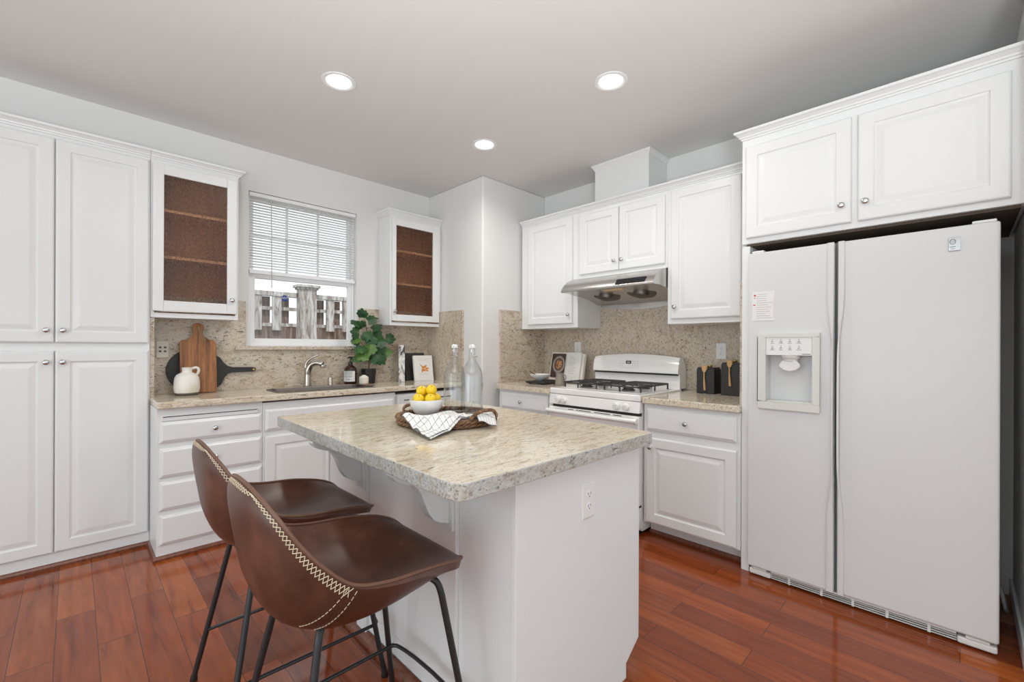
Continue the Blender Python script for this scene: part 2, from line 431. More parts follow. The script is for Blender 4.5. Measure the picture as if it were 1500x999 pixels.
# ------------------------------------------------------------------ window
win = struct(bpy.data.objects.new('window_1', None)); COL.objects.link(win); win.location = ((wx0+wx1)/2, YW, wz0)
W2 = (wx1-wx0)/2; Hh = wz1-wz0
def frame(mb, x0, x1, z0, z1, t, y0, y1, tb=None):
    tb = tb or t
    mb.box(x0, x0+t, y0, y1, z0, z1); mb.box(x1-t, x1, y0, y1, z0, z1)
    mb.box(x0+t, x1-t, y0, y1, z0, z0+tb); mb.box(x0+t, x1-t, y0, y1, z1-t, z1); return mb
frame(MB(), -W2+.001, W2-.001, .001, Hh-.001, .022, .045, .11).build('window_frame', VINYL, win, bevel=.003)
zm = .555
frame(MB(), -W2+.023, W2-.023, .023, zm, .032, .05, .078, .036).build('lower_sash', VINYL, win, bevel=.003)
frame(MB(), -W2+.023, W2-.023, zm-.028, Hh-.023, .028, .08, .105).build('upper_sash', VINYL, win, bevel=.003)
MB().box(-W2+.05, W2-.05, .062, .066, .05, zm-.03).build('lower_glass', GLASS, win)
MB().box(-W2+.05, W2-.05, .091, .095, zm-.002, Hh-.05).build('upper_glass', GLASS, win)
mb = MB()
for k in (1, 2): mb.box(-W2+.05+(2*W2-.1)*k/3-.009, -W2+.05+(2*W2-.1)*k/3+.009, .0965, .103, zm-.002, Hh-.05)
zmm = zm+(Hh-.05-zm)*.55
mb.box(-W2+.05, W2-.05, .0965, .103, zmm-.009, zmm+.009)
mb.build('muntin_grid', VINYL, win)

# blind hung inside the window head
bl = thing('window_blind', 'white horizontal mini blind half raised inside the kitchen window', 'blind', ((wx0+wx1)/2, YW+.024, wz1-.003))
MB().box(-W2+.006, W2-.006, -.019, .016, -.030, -.001).build('headrail', VINYL, bl, bevel=.003)
mb = MB(); nsl = 26; zb = -.585
for i in range(nsl):
    z = -.045 + (zb+.02+.045)*i/(nsl-1); a = math.radians(-14); c_, s_ = math.cos(a)*.0125, math.sin(a)*.0125
    mb.add([(-W2+.012, -c_, z-s_), (W2-.012, -c_, z-s_), (W2-.012, 0, z+.0022), (-W2+.012, 0, z+.0022), (W2-.012, c_, z+s_), (-W2+.012, c_, z+s_)],
           [(0, 1, 2, 3), (3, 2, 4, 5)])
SLATM = bpy.data.materials.new('slat_white'); SLATM.use_nodes = True
b_ = bsdf(SLATM); b_.inputs['Base Color'].default_value = (.88, .88, .87, 1); b_.inputs['Roughness'].default_value = .5
tl = nd(SLATM, 'ShaderNodeBsdfTranslucent'); tl.inputs[0].default_value = (.95, .95, .94, 1); ms = nd(SLATM, 'ShaderNodeMixShader'); ms.inputs[0].default_value = .62
lk(SLATM, b_.outputs[0], ms.inputs[1]); lk(SLATM, tl.outputs[0], ms.inputs[2]); lk(SLATM, ms.outputs[0], SLATM.node_tree.nodes['Material Output'].inputs[0])
o = mb.build('slats', SLATM, bl, smooth=False, weld=False); sd = o.modifiers.new('s', 'SOLIDIFY'); sd.thickness = .0009
MB().box(-W2+.010, W2-.010, -.013, .013, zb-.030, zb).build('bottom_rail', VINYL, bl, bevel=.003)
for xx in (-W2+.28, .10, W2-.03):
    MB().tube([(xx, -.0145, -.03), (xx, -.0145, zb)], .0013, 6).build('ladder_cord', VINYL, bl)
WAND = mat('wand_grey', (.55, .55, .56), .3)
MB().tube([(-W2+.155, -.023, -.03), (-W2+.157, -.026, -.3), (-W2+.16, -.026, -.715)], .0035, 8).build('tilt_wand', WAND, bl)

# round security sticker on the pane
st = thing('window_sticker', 'round dark blue security sticker with white lettering on the window glass', 'sticker', (1.205, YW+.0605, 1.62))
MB().prism([(.026*math.cos(PI/8+k*PI/4), .026*math.sin(PI/8+k*PI/4)) for k in range(8)], 0, .0008, 'y').build('sticker_face', BLUE, st)
text_obj('ADT', .024, 'sticker_text', PAPER, st, (0, -.0006, .001), (PI/2, 0, 0), .0002)

# ------------------------------------------------------------------ yard outside
struct(MB().box(-6, 9, YW+.2, 14, -.4, -.3).build('ground_outside', GROUND))
fn = thing('yard_fence', 'weathered grey wooden fence with lattice top seen through the window', 'fence', (0, 5.0, -.3))
def fz(z): return z+.3
xA, xB = 0.3, 3.4
mb = MB()
x = xA
while x < xB:
    mb.box(x, x+.138, .03, .05, 0, fz(1.47)); x += .142
mb.build('lower_boards', FENCE2, fn)
mb = MB(); x = xA+.05
while x < xB:
    if not (1.66 < x+.04 < 1.92): MB().box(x, x+.085, -.005, .02, fz(1.40), fz(1.76)).build('picket', FENCE, fn)
    x += .185
mb = MB(); x = xA+.143
while x < xB: mb.box(x, x+.086, .062, .08, fz(1.44), fz(1.75)); x += .185
mb.build('rear_pickets', FENCE2, fn)
MB().box(xA, xB, .025, .06, fz(1.44), fz(1.475)).build('rail', FENCE, fn)
MB().box(xA, xB, .022, .054, fz(1.61), fz(1.645)).build('rail', FENCE, fn)
MB().box(xA, xB, -.015, .075, fz(1.755), fz(1.80)).build('top_rail', FENCE, fn)
mb = MB(); mb.box(1.705, 1.875, -.09, .03, 0, fz(1.84)); 
mb.build('post', FENCE, fn, bevel=.004)
mb = MB(); mb.box(1.675, 1.905, -.12, .06, fz(1.86), fz(1.89)); mb.box(1.69, 1.89, -.105, .045, fz(1.84), fz(1.86)); mb.build('post_cap', FENCE, fn, bevel=.006)

# ------------------------------------------------------------------ cabinet pieces
def raised_door(w_, h_, name, parent, x, z, y=-.0005, t=.020, fr=.058):
    mb = MB().rings(w_, h_, [(0, 0), (0, -t+.006), (.003, -t+.002), (.008, -t), (fr, -t), (fr+.003, -t+.005), (fr+.009, -t+.0075), (fr+.013, -t+.0075), (fr+.036, -t+.0015), (fr+.040, -t+.001)])
    return mb.build(name, CAB, parent, loc=(x, y, z))
def slab(w_, h_, name, parent, x, z, y=-.0005, t=.020):
    mb = MB().rings(w_, h_, [(0, 0), (0, -t+.010), (.004, -t+.007), (.008, -t+.006), (.014, -t+.001), (.018, -t)])
    return mb.build(name, CAB, parent, loc=(x, y, z))
KN = [(0.0001, .0265), (.006, .0262), (.0115, .0245), (.0145, .021), (.0150, .0185), (.0125, .0155), (.008, .013), (.0055, .010), (.0055, .005), (.009, .002), (.0095, 0)]
knob_mesh = []
def knob(parent, x, z, y=-.0205):
    if not knob_mesh:
        o = MB().lathe(KN, 20, axis='-y').build('knob', CHROME, parent, smooth=True); knob_mesh.append(o.data)
    else:
        o = bpy.data.objects.new('knob', knob_mesh[0]); COL.objects.link(o); o.parent = parent
    o.location = (x, y, z); return o
def dknob(door, x, z): return knob(door, x, z, -.0195)     # knob as a piece of its door
CR = [(-.006, 0), (.004, 0), (.006, .008), (.012, .011), (.014, .018), (.026, .030), (.034, .034), (.036, .046), (-.006, .046)]
def crown(parent, path, z, name='crown_moulding'):
    return sweep(MB(), path, [(a, b+z) for a, b in CR]).build(name, CAB, parent)

# tall pantry (left edge of the photo)
P = thing('tall_cabinet', 'white floor-to-soffit pantry cabinet with four raised-panel doors at far left', 'cabinet', (-.62, 3.545, 0))
MB().box(0, .957, 0, .214, .0, 2.405).build('body', CAB, P, bevel=.002)
xs = ((.145, .397), (.547, .402))
for i, (dx, dw) in enumerate(xs):
    d = raised_door(dw, 1.13, 'door', P, dx, 1.252); dknob(d, dw-.03 if i == 0 else .03, .068)
    d = raised_door(dw, 1.118, 'door', P, dx, .088); dknob(d, dw-.03 if i == 0 else .03, 1.055)
crown(P, [(0, 0), (.957, 0)], 2.405)

def glass_cabinet(name, label, x0, x1, zb, dx0, dx1, gx0, gx1, knob_x, left_ret):
    c = thing(name, label, 'cabinet', (x0, 3.545, zb))
    w_ = x1-x0; zt = 2.405-zb; D = .214
    mb = MB(); mb.box(0, .018, 0, D, 0, zt); mb.box(w_-.018, w_, 0, D, 0, zt); mb.box(.018, w_-.018, 0, D, 0, .03); mb.box(.018, w_-.018, 0, D, zt-.03, zt)
    mb.build('body', CAB, c, bevel=.0015)
    mb = MB(); mb.box(.0185, w_-.0185, D-.008, D-.001, .031, zt-.031); mb.box(.0185, .0215, .004, D-.009, .031, zt-.031); mb.box(w_-.0215, w_-.0185, .004, D-.009, .031, zt-.031)
    mb.build('interior_lining', CABIN, c)
    for zz in (1.80, 2.095):
        s_ = MB().box(.022, w_-.022, .006, D-.010, zz-zb-.009, zz-zb+.009).build('shelf', SHELFE, c)
    h_ = 2.378-(zb+.04); dw = dx1-dx0; a, b = gx0-dx0, gx1-dx0
    gz0, gz1 = 1.522-(zb+.04), 2.315-(zb+.04)
    mb = MB()
    def st_(x_0, x_1, z_0, z_1): mb.box(x_0, x_1, -.020, 0, z_0, z_1)
    st_(0, a, 0, h_); st_(b, dw, 0, h_); st_(a, b, 0, gz0); st_(a, b, gz1, h_)
    d = mb.build('door', CAB, c, bevel=.004, loc=(dx0-x0, -.0005, .04))
    MB().box(a-.003, b+.003, -.012, -.008, gz0-.003, gz1+.003).build('glass_pane', PEBBLE, d)
    dknob(d, knob_x-dx0, 1.548-zb-.04)
    crown(c, left_ret(w_, D), zt)
    return c
glass_cabinet('wall_cabinet', 'white wall cabinet with brown textured glass door left of the window', .3385, .815, 1.415, .347, .803, .402, .745, .772,
              lambda w_, D: [(0, 0), (w_, 0), (w_, D)])
glass_cabinet('wall_cabinet', 'white wall cabinet with brown textured glass door right of the window, above the plant', 1.985, XA-.003, 1.425, 2.0, 2.50, 2.035, 2.425, 2.018,
              lambda w_, D: [(0, D), (0, 0), (w_-.001, 0)])

# base cabinets under the window
B = thing('drawer_base_cabinet', 'white base cabinet of four drawers left of the sink', 'cabinet', (.3385, 3.235, 0))
MB().box(0, .548, 0, .524, 0, .872).build('body', CAB, B, bevel=.002)
mb = MB(); mb.rings(.50, .028, [(0, 0), (0, -.007), (.003, -.010)]); mb.build('cutting_board_slot', CAB, B, loc=(.022, -.0005, .800))
MB().box(.028, .515, -.0112, -.0105, .822, .8265).build('slot_gap', DARKM, B)
for k, (z0, z1) in enumerate(((.676, .795), (.476, .643), (.286, .450), (.088, .258))):
    d = slab(.528, z1-z0, 'drawer', B, .012, z0)
    dknob(d, .268, (z1-z0)/2)
S_ = thing('sink_base_cabinet', 'white sink base cabinet with long false drawer front and two doors', 'cabinet', (.8875, 3.235, 0))
mb = MB(); mb.box(0, .975, 0, .020, 0, .862); mb.box(0, .018, .0202, .524, 0, .862); mb.box(.957, .975, .0202, .524, 0, .862); mb.box(.0182, .9568, .0202, .524, .09, .108)
mb.build('body', CAB, S_, bevel=.002)
slab(.945, .145, 'false_front', S_, .012, .675)
for k in range(2):
    d = raised_door(.468, .545, 'door', S_, .012+k*.477, .095); dknob(d, .44 if k == 0 else .03, .50)
DW = thing('dishwasher', 'white dishwasher under the counter right of the sink', 'dishwasher', (1.868, 3.235, 0))
MB().box(0, .60, .0, .50, .0, .845).build('body', CAB, DW)
MB().box(.004, .596, -.025, -.0005, .11, .70).build('door_panel', APPL, DW, bevel=.004)
MB().box(.004, .596, -.025, -.0005, .705, .842).build('control_panel', APPL, DW, bevel=.004)
MB().box(.06, .54, -.0262, -.0254, .792, .80).build('vent_slot', DARKM, DW)
struct(MB().box(2.4695, XA-.001, 3.235, 3.26, 0, .872).build('trim_4', CAB))

def countertop(name, label, poly, z0, z1, mats, hole=None, bev=.006):
    bm = bmesh.new()
    def loop(pts): 
        vs = [bm.verts.new((x, y, z1)) for x, y in pts]
        return [bm.edges.new((vs[i], vs[(i+1) % len(vs)])) for i in range(len(vs))]
    es = loop(poly)
    if hole: es += loop(hole)
    bmesh.ops.triangle_fill(bm, use_beauty=True, use_dissolve=False, edges=es)
    top = list(bm.faces)
    r = bmesh.ops.extrude_face_region(bm, geom=top)
    bmesh.ops.translate(bm, verts=[g for g in r['geom'] if isinstance(g, bmesh.types.BMVert)], vec=(0, 0, z0-z1))
    bmesh.ops.recalc_face_normals(bm, faces=bm.faces)
    for f in bm.faces: f.material_index = 1 if abs(f.normal.z) < .5 and len(mats) > 1 else 0
    cx = sum(p[0] for p in poly)/len(poly); cy = sum(p[1] for p in poly)/len(poly)
    bmesh.ops.translate(bm, verts=bm.verts, vec=(-cx, -cy, -z0))
    me = bpy.data.meshes.new(name); bm.to_mesh(me); bm.free()
    for q in mats: me.materials.append(q)
    o = bpy.data.objects.new(name, me); COL.objects.link(o); o.location = (cx, cy, z0)
    if bev:
        bv = o.modifiers.new('bevel', 'BEVEL'); bv.width = bev; bv.segments = 3; bv.limit_method = 'ANGLE'; bv.angle_limit = math.radians(40)
    return tag(o, label, 'countertop')
def rrect(x0, x1, y0, y1, r, n=5):
    out = []
    for cx, cy, a0 in ((x1-r, y1-r, 0), (x0+r, y1-r, 90), (x0+r, y0+r, 180), (x1-r, y0+r, 270)):
        for k in range(n+1):
            a = math.radians(a0+90*k/n); out.append((cx+r*math.cos(a), cy+r*math.sin(a)))
    return out
sx0, sx1, sy0, sy1 = 1.02, 1.70, 3.305, 3.585
countertop('countertop', 'speckled beige granite countertop with a sink cutout under the window',
           [(.337, 3.197), (XA-.002, 3.197), (XA-.002, YW-.021), (.337, YW-.021)], .874, .914, [GRAN], rrect(sx0, sx1, sy0, sy1, .05))
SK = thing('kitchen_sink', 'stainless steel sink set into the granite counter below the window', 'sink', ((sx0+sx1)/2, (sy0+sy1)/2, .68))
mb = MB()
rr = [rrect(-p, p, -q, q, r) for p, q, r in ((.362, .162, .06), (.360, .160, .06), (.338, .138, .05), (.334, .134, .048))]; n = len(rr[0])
zz = (.2346, .2390, .2390, .2340)  # rim ring added on the counter to draw the cutout's shadow line
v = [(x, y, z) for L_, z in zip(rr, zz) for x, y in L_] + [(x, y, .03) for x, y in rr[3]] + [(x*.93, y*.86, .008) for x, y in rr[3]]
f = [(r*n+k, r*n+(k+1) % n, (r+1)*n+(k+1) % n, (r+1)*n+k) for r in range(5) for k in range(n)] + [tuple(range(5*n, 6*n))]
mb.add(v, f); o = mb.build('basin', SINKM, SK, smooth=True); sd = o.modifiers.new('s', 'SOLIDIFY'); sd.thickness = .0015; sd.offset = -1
MB().lathe([(.0001, .010), (.03, .010), (.042, .013), (.045, .0095)], 20).build('drain', CHROME, SK, smooth=True)

# backsplashes
def splash(name, label, mbx): o = mbx.build(name, GSPL); return tag(o, label, 'backsplash')
zs = 1.57
mb = MB(); y0, y1 = YW-.0205, YW-.0005
mb.box(.360, wx0-.02, y0, y1, .9145, zs) ; mb.box(wx1+.02, XA-.022, y0, y1, .9145, zs); mb.box(wx0-.02, wx1+.02, y0, y1, .9145, 1.205)
splash('granite_backsplash', 'speckled granite backsplash behind the sink, running under the window', mb)
splash('granite_backsplash', 'narrow granite side splash against the pantry cabinet beside the black board', MB().box(.3385, .3595, 3.552, YW-.0005, .9145, 1.412))
splash('granite_backsplash', 'granite side splash on the white wall right of the books', MB().box(XA-.0215, XA-.0005, 3.185, YW-.0005, .9145, zs))
tag(MB().box(.84, 1.80, YW-.05, YW+.044, 1.206, 1.2355).build('window_sill', GSPL, bevel=.004), 'granite ledge forming the sill below the window', 'sill')
splash('granite_backsplash', 'granite side splash on the pillar wall left of the cookbook', MB().box(2.728, XR-.0215, YP-.0215, YP-.0005, .9145, zs))
splash('granite_backsplash', 'tall granite backsplash behind the white range', MB().box(XR-.021, XR-.0005, .887, YP-.0005, .9145, 1.80))
splash('granite_backsplash', 'granite side splash on the panel beside the fridge', MB().box(2.70, XR-.0215, .8655, .8860, .9145, 1.612))

# ------------------------------------------------------------------ range wall
RB = thing('drawer_base_cabinet', 'narrow white base cabinet with one drawer between pillar and range', 'cabinet', (2.66, 2.846, 0), RZ)
MB().box(0, .608, 0, .68, .1, .872).build('body', CAB, RB, bevel=.002)
MB().box(.001, .607, .09, .68, 0, .0995).build('toe_kick', CAB, RB)
d = slab(.535, .135, 'drawer', RB, .035, .715); dknob(d, .245, .065)
raised_door(.535, .56, 'door', RB, .035, .125)
RB2 = thing('drawer_base_cabinet', 'white base cabinet with one drawer over one door, between range and fridge', 'cabinet', (2.66, 1.458, 0), RZ)
MB().box(0, .592, 0, .68, .1, .872).build('body', CAB, RB2, bevel=.002)
MB().box(.001, .591, .092, .68, 0, .0995).build('toe_kick', CAB, RB2)
d = slab(.55, .142, 'drawer', RB2, .024, .703); dknob(d, .262, .070)
d = raised_door(.55, .545, 'door', RB2, .024, .112); dknob(d, .032, .485)
countertop('countertop', 'short speckled granite countertop under the cookbook left of the range', [(2.625, 2.238), (XR-.022, 2.238), (XR-.022, YP-.022), (2.72, YP-.022), (2.72, 2.905), (2.625, 2.845)], .874, .914, [GRAN])
countertop('countertop', 'short granite countertop holding two black canisters right of the range', [(2.625, .8645), (XR-.022, .8645), (XR-.022, 1.456), (2.625, 1.456)], .874, .914, [GRAN])

# upper cabinets
def upper(label, y_left, y_right, z0, doors, name='wall_cabinet'):
    c = thing(name, label, 'cabinet', (3.0, y_left, z0), RZ)
    MB().box(0, y_left-y_right, 0, .348, 0, 2.355-z0).build('body', CAB, c, bevel=.0015)
    for x_, w_, dz, h_, kx, kz in doors:
        d = raised_door(w_, h_, 'door', c, x_, dz); dknob(d, kx, kz)
    crown(c, [(-.0, 0), (y_left-y_right, 0)], 2.355-z0)
    return c
upper('white wall cabinet with one door between the pillar and the range hood', 2.905, 2.256, 1.402, [(.092, .508, .035, .90, .475, .075)])
upper('short white two-door wall cabinet above the range hood', 2.255, 1.4655, 1.805, [(.024, .372, .03, .49, .34, .073), (.402, .372, .03, .49, .028, .073)])
upper('white wall cabinet with one tall door above the black canisters', 1.465, .8625, 1.402, [(.030, .46, .035, .90, .032, .083)])
DC = thing('vent_chase', 'white boxed vent chase with moulding between hood cabinet and ceiling', 'vent chase', (3.06, 2.13, 2.402), RZ)
MB().box(0, .482, 0, .288, 0, ZC-2.403).build('body', CAB, DC, bevel=.002)
sweep(MB(), [(0, .288), (0, 0), (.482, 0), (.482, .288)], [(-.004, .285), (.004, .285), (.008, .297), (.020, .312), (.022, .327), (-.004, .327)]).build('crown_moulding', CAB, DC)

# fridge surround
FP = tag(MB().box(2.662, XR-.001, .823, .8635, 0, 1.80).build('cabinet_side_panel', CAB, bevel=.002), 'tall white panel between the base cabinet and the fridge', 'panel')
FC = thing('wall_cabinet', 'wide deep white two-door cabinet above the fridge', 'cabinet', (2.66, .8635, 1.801), RZ)
mb = MB().box(0, 1.045, 0, .688, .012, .590); mb.build('body', CAB, FC, bevel=.0015)
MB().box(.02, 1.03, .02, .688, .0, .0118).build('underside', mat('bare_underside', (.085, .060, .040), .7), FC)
d = raised_door(.468, .505, 'door', FC, .023, .040); dknob(d, .432, .085)
d = raised_door(.485, .505, 'door', FC, .517, .040); dknob(d, .03, .085)
crown(FC, [(0, .30), (0, 0), (1.045, 0)], .590)

# ------------------------------------------------------------------ fridge
FR = thing('refrigerator', 'white side-by-side refrigerator with dispenser at the right of the kitchen', 'refrigerator', (2.62, .815, 0), RZ)
MB().box(.008, .917, .085, .70, .02, 1.735).build('body', APPL, FR, bevel=.006)
# freezer door with a real dispenser recess
dh = 1.695; z0 = .055
mb = MB(); dx0, dx1, dz0, dz1 = .088, .294, .955, 1.20
O = [(0, z0), (.384, z0), (.384, z0+dh), (0, z0+dh)]; I = [(dx0, dz0), (dx1, dz0), (dx1, dz1), (dx0, dz1)]
v = [(a, y_, b) for q, y_ in ((O, 0), (I, 0), (I, .068), (O, .075)) for a, b in q]
f = [(k, (k+1) % 4, 4+(k+1) % 4, 4+k) for k in range(4)] + [(4+k, 4+(k+1) % 4, 8+(k+1) % 4, 8+k) for k in range(4)] + [(8, 9, 10, 11)] + [(k, 12+k, 12+(k+1) % 4, (k+1) % 4) for k in range(4)] + [(12, 13, 14, 15)]
LD = mb.add(v, f).build('freezer_door', APPL, FR, bevel=.006, seg=3)
LDoor2 = MB().box(.396, .925, 0, .075, z0, z0+dh).build('fridge_door', APPL, FR, bevel=.010, seg=3)
GASK = mat('gasket_grey', (.18, .18, .18), .6)
MB().box(.386, .394, .02, .08, z0, z0+dh).build('door_gasket', GASK, FR)
# full-height moulded handles either side of the gap
def handle(x0, x1, parent, flip):
    n = 40; v = []; f = []
    for i in range(n+1):
        z = z0+dh*i/n; t = i/n
        bow = .010 + .016*math.exp(-((t-.52)/.30)**4)
        ins = .013*math.exp(-((t-.52)/.26)**6)
        a, b = (x0+ins*1.6, x1) if not flip else (x0, x1-ins*1.6)
        v += [(a, -.0005, z), (a+.003, -bow*.8, z), (a+.008, -bow, z), (b-.006, -bow, z), (b-.001, -bow*.8, z), (b, -.0005, z)]
    for i in range(n): f += [(i*6+k, i*6+k+1, (i+1)*6+k+1, (i+1)*6+k) for k in range(5)]
    f += [(0, 1, 2, 3, 4, 5), tuple(n*6+k for k in range(5, -1, -1))]
    return MB().add(v, f).build('handle', APPL, parent, smooth=True)
handle(.352, .383, LD, False); handle(.397, .424, LDoor2, True)
# dispenser
mb = MB()
for (a, b, c, d_) in ((.050, .327, 1.294, 1.314), (.050, .327, .915, .955), (.050, .088, .955, 1.294), (.294, .327, .955, 1.294)):
    mb.box(a, b, -.014, -.0005, c, d_)
mb.build('dispenser_bezel', APPL2, FR, bevel=.003)
DP = MB().box(.0885, .2935, -.010, -.0005, 1.20, 1.2935).build('dispenser_panel', PLAST, FR, bevel=.001)
rnd = random.Random(3)
mb = MB(); mb2 = MB()
for r_ in range(2):
    for c_ in range(4):
        cx, cz = .118+c_*.040, 1.272-r_*.034
        mb.lathe([(.0001, .0104), (.0022, .0104)], 8, (cx, 0, cz+.009), '-y')
        mb.tube([(cx+.006*math.cos(a*PI/4), -.0102, cz+.005*math.sin(a*PI/4)-.002) for a in range(8 if (r_+c_) % 2 else 6)], .0007, 5, closed=(r_+c_) % 2 == 1)
        mb.box(cx-.003, cx+.003, -.0104, -.0098, cz-.004, cz-.001)
        ww = .008+.004*rnd.random()
        mb2.box(cx-ww, cx+ww, -.0104, -.0098, cz-.0115, cz-.0092)
mb.build('button_icons', INK, DP); mb2.box(.252, .288, -.0104, -.0098, 1.2045, 1.2085); mb2.build('button_captions', INK, DP)
mb = MB(); mb.lathe([(.045, 1.199), (.042, 1.186), (.034, 1.180), (.032, 1.170), (.0001, 1.170)], 20, (.192, .03, 0)); mb.build('nozzle', PLAST, FR, smooth=True)
mb = MB(); mb.prism([(.145, 1.155), (.160, 1.172), (.224, 1.172), (.239, 1.155), (.240, 1.140), (.220, 1.122), (.192, 1.117), (.164, 1.122), (.144, 1.140)], .006, .018, 'y'); mb.build('paddle', PLAST, FR, bevel=.004)
MB().box(.089, .293, .0, .067, .9555, .962).build('drip_tray', APPL2, FR)
# logo badge
mb = MB().box(.775, .812, -.005, -.0005, 1.646, 1.704); BD = mb.build('logo_badge', CHROME, LDoor2, bevel=.002)
MB().tube([(.789+.0085*math.cos(k*PI/8), -.0054, 1.685+.0105*math.sin(k*PI/8)) for k in range(16)], .0014, 6, closed=True).build('logo_ring', INK, BD)
text_obj('GE', .011, 'logo_letters', INK, BD, (.789, -.0055, 1.685), (PI/2, 0, 0), .0003)
mb = MB(); mb.box(.780, .798, -.0056, -.005, 1.662, 1.665); mb.box(.782, .796, -.0056, -.005, 1.654, 1.656); mb.build('logo_caption', INK, BD)
# toe grille and hinge covers
for a, b in ((0, .105), (.805, .922)): MB().box(a, b, .02, .06, .006, .036).build('grille_end', PLAST, FR, bevel=.008)
mb = MB()
for zz in (.012, .022, .032): mb.box(.106, .804, .026, .034, zz-.0015, zz+.0015)
for xx in (.19, .33, .455, .58, .72): mb.box(xx-.005, xx+.005, .024, .034, .008, .040)
mb.box(.106, .804, .022, .045, .040, .050); mb.build('toe_grille', PLAST, FR)
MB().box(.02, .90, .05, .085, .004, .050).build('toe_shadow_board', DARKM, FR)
for a, b in ((.02, .085), (.83, .90)): MB().box(a, b, .015, .06, .038, .050).build('lower_hinge', PLAST, FR, bevel=.002)
for a, b in ((.845, .915), (.012, .07)): MB().box(a, b, .01, .08, 1.7505, 1.762).build('top_hinge_cover', PLAST, FR, bevel=.004)
# notice sheet on the freezer door
NS = thing('paper_notice', 'white printed notice sheet taped to the upper freezer door', 'paper', (2.62, .7975, 1.381), RZ)
MB().box(0, .109, -.0012, -.0004, 0, .158).build('sheet', PAPER, NS)
mb = MB(); mbr = MB()
rows = [(.143, .028, .075), (.132, .022, .070)] + [(.120-k*.0115, .022, .06+.04*rnd.random()) for k in range(10)]
for z_, a, b in rows: mb.box(a, b, -.0016, -.0012, z_-.0012, z_+.0012)
mb.box(.004, .105, -.0016, -.0012, .0015, .0028); mb.box(.1045, .1055, -.0016, -.0012, .012, .13)
mb.build('printed_lines', INKL, NS)
text_obj('NOTICE', .012, 'heading', INK, NS, (.052, -.0014, .143), (PI/2, 0, 0), .0002) if False else None
mbr.prism([(.006, .138), (.013, .145), (.020, .138), (.013, .132)], -.0016, -.0012, 'y'); mbr.box(.005, .016, -.0016, -.0012, .084, .090); mbr.box(.005, .018, -.0016, -.0012, .123, .126)
mbr.build('red_marks', RED, NS)
HS = tag(MB().tube([(3.06+.02*math.cos(k*PI/10), -.142, .135+.052*math.sin(k*PI/10)) if False else (3.06+.05*math.cos(k*PI/10), -.140+.01*math.sin(k*PI/10), .085+.055*math.sin(k*PI/10)) for k in range(20)], .007, 8, closed=True).build('water_hose', mat('hose_grey', (.5, .5, .5), .4)), 'coiled grey water hose on the floor beside the fridge', 'hose')
HS['label'] = 'coiled grey water hose beside the lower right edge of the fridge'

# ------------------------------------------------------------------ gas range
G = thing('gas_range', 'white gas range with black grates between the two granite counters', 'range', (2.63, 2.2345, 0), RZ)
RW = .770
MB().box(.004, RW-.004, .03, .70, .03, .895).build('body', ENAM, G)
# cooktop with raised rim
mb = MB(); mb.rings(RW, .62, [(0, 0)]) if False else None
mb = MB(); mb.box(0, RW, -.012, .60, .880, .926); mb.build('cooktop', ENAM, G, bevel=.010, seg=3)
mb = MB(); mb.box(.05, RW-.05, .06, .54, .9262, .929); mb.build('burner_well', ENAM, G, bevel=.002)
MB().prism([(-.020, .805), (.03, .805), (.03, .879), (-.010, .879)], .002, RW-.002, 'x').build('control_fascia', ENAM, G, bevel=.004)
for kx in (.095, .150, .600, .672):
    mb = MB(); mb.lathe([(.026, -.004), (.026, .006), (.021, .010), (.020, .024), (.0001, .026)], 20, axis='-y'); mb.box(-.0045, .0045, -.034, -.020, -.018, .018)
    mb.build('burner_knob', ENAM, G, smooth=True, loc=(kx, -.0165, .842), rot=(math.radians(7), 0, 0))
MB().box(.03, RW-.01, -.004, .03, .786, .804).build('vent_gap', DARKM, G)
OD = MB().box(.004, RW-.004, -.022, .03, .20, .786).build('oven_door', ENAM, G, bevel=.006)
MB().box(.10, RW-.10, -.0245, -.0222, .36, .66).build('oven_window', PANEL, OD, bevel=.002)
mb = MB(); mb.tube([(-.004, -.056, .760), (RW*.5, -.066, .760), (RW+.004, -.056, .760)] if False else [(.004+(RW-.008)*k/12, -.050-.010*math.sin(PI*k/12), .757) for k in range(13)], .0165, 12)
mb.box(.01, .045, -.045, -.021, .744, .770); mb.box(RW-.045, RW-.01, -.045, -.021, .744, .770); mb.build('oven_handle', ENAM, OD, smooth=True)
mb = MB()
for a, b in ((.19, .24), (.26, .39), (.42, .55), (.575, .64)): mb.box(a, b, -.0235, -.0222, .776, .7805)
mb.build('door_vent', DARKM, OD)
MB().box(.004, RW-.004, -.020, .03, .045, .185).build('storage_drawer', ENAM, G, bevel=.006)
MB().box(.01, RW-.01, .0, .03, .186, .199).build('drawer_gap', DARKM, G)
MB().box(.03, RW-.03, .04, .60, .0, .03).build('plinth', BLACKP, G)
# backguard: lower riser and a leaning control housing with arched top
n = 16; v = []
for i in range(n+1):
    t = i/n; x_ = .008+(RW-.016)*t; arch = .026*math.sin(PI*t)**.8
    v += [(x_, .585, .926), (x_, .585, 1.030), (x_, .588, 1.030), (x_, .555, 1.040), (x_, .552, 1.055), (x_, .570, 1.135+arch*.9), (x_, .590, 1.158+arch), (x_, .640, 1.158+arch), (x_, .680, 1.10), (x_, .690, .926)]
K = 10
f = [(i*K+k, i*K+(k+1) % K, (i+1)*K+(k+1) % K, (i+1)*K+k) for i in range(n) for k in range(K)] + [tuple(range(K)), tuple(n*K+k for k in range(K-1, -1, -1))]
BGD = MB().add(v, f).build('backguard', ENAM, G, smooth=True, bevel=.004)
MB().box(.02, RW-.02, .560, .586, 1.026, 1.0385).build('backguard_vent', DARKM, G)
mb = MB(); mb.rings(.185, .065, [(0, 0), (0, -.001)]); CP = mb.build('control_pad', PLAST, BGD, loc=(.255, .5535, 1.075), rot=(math.radians(-10), 0, 0))
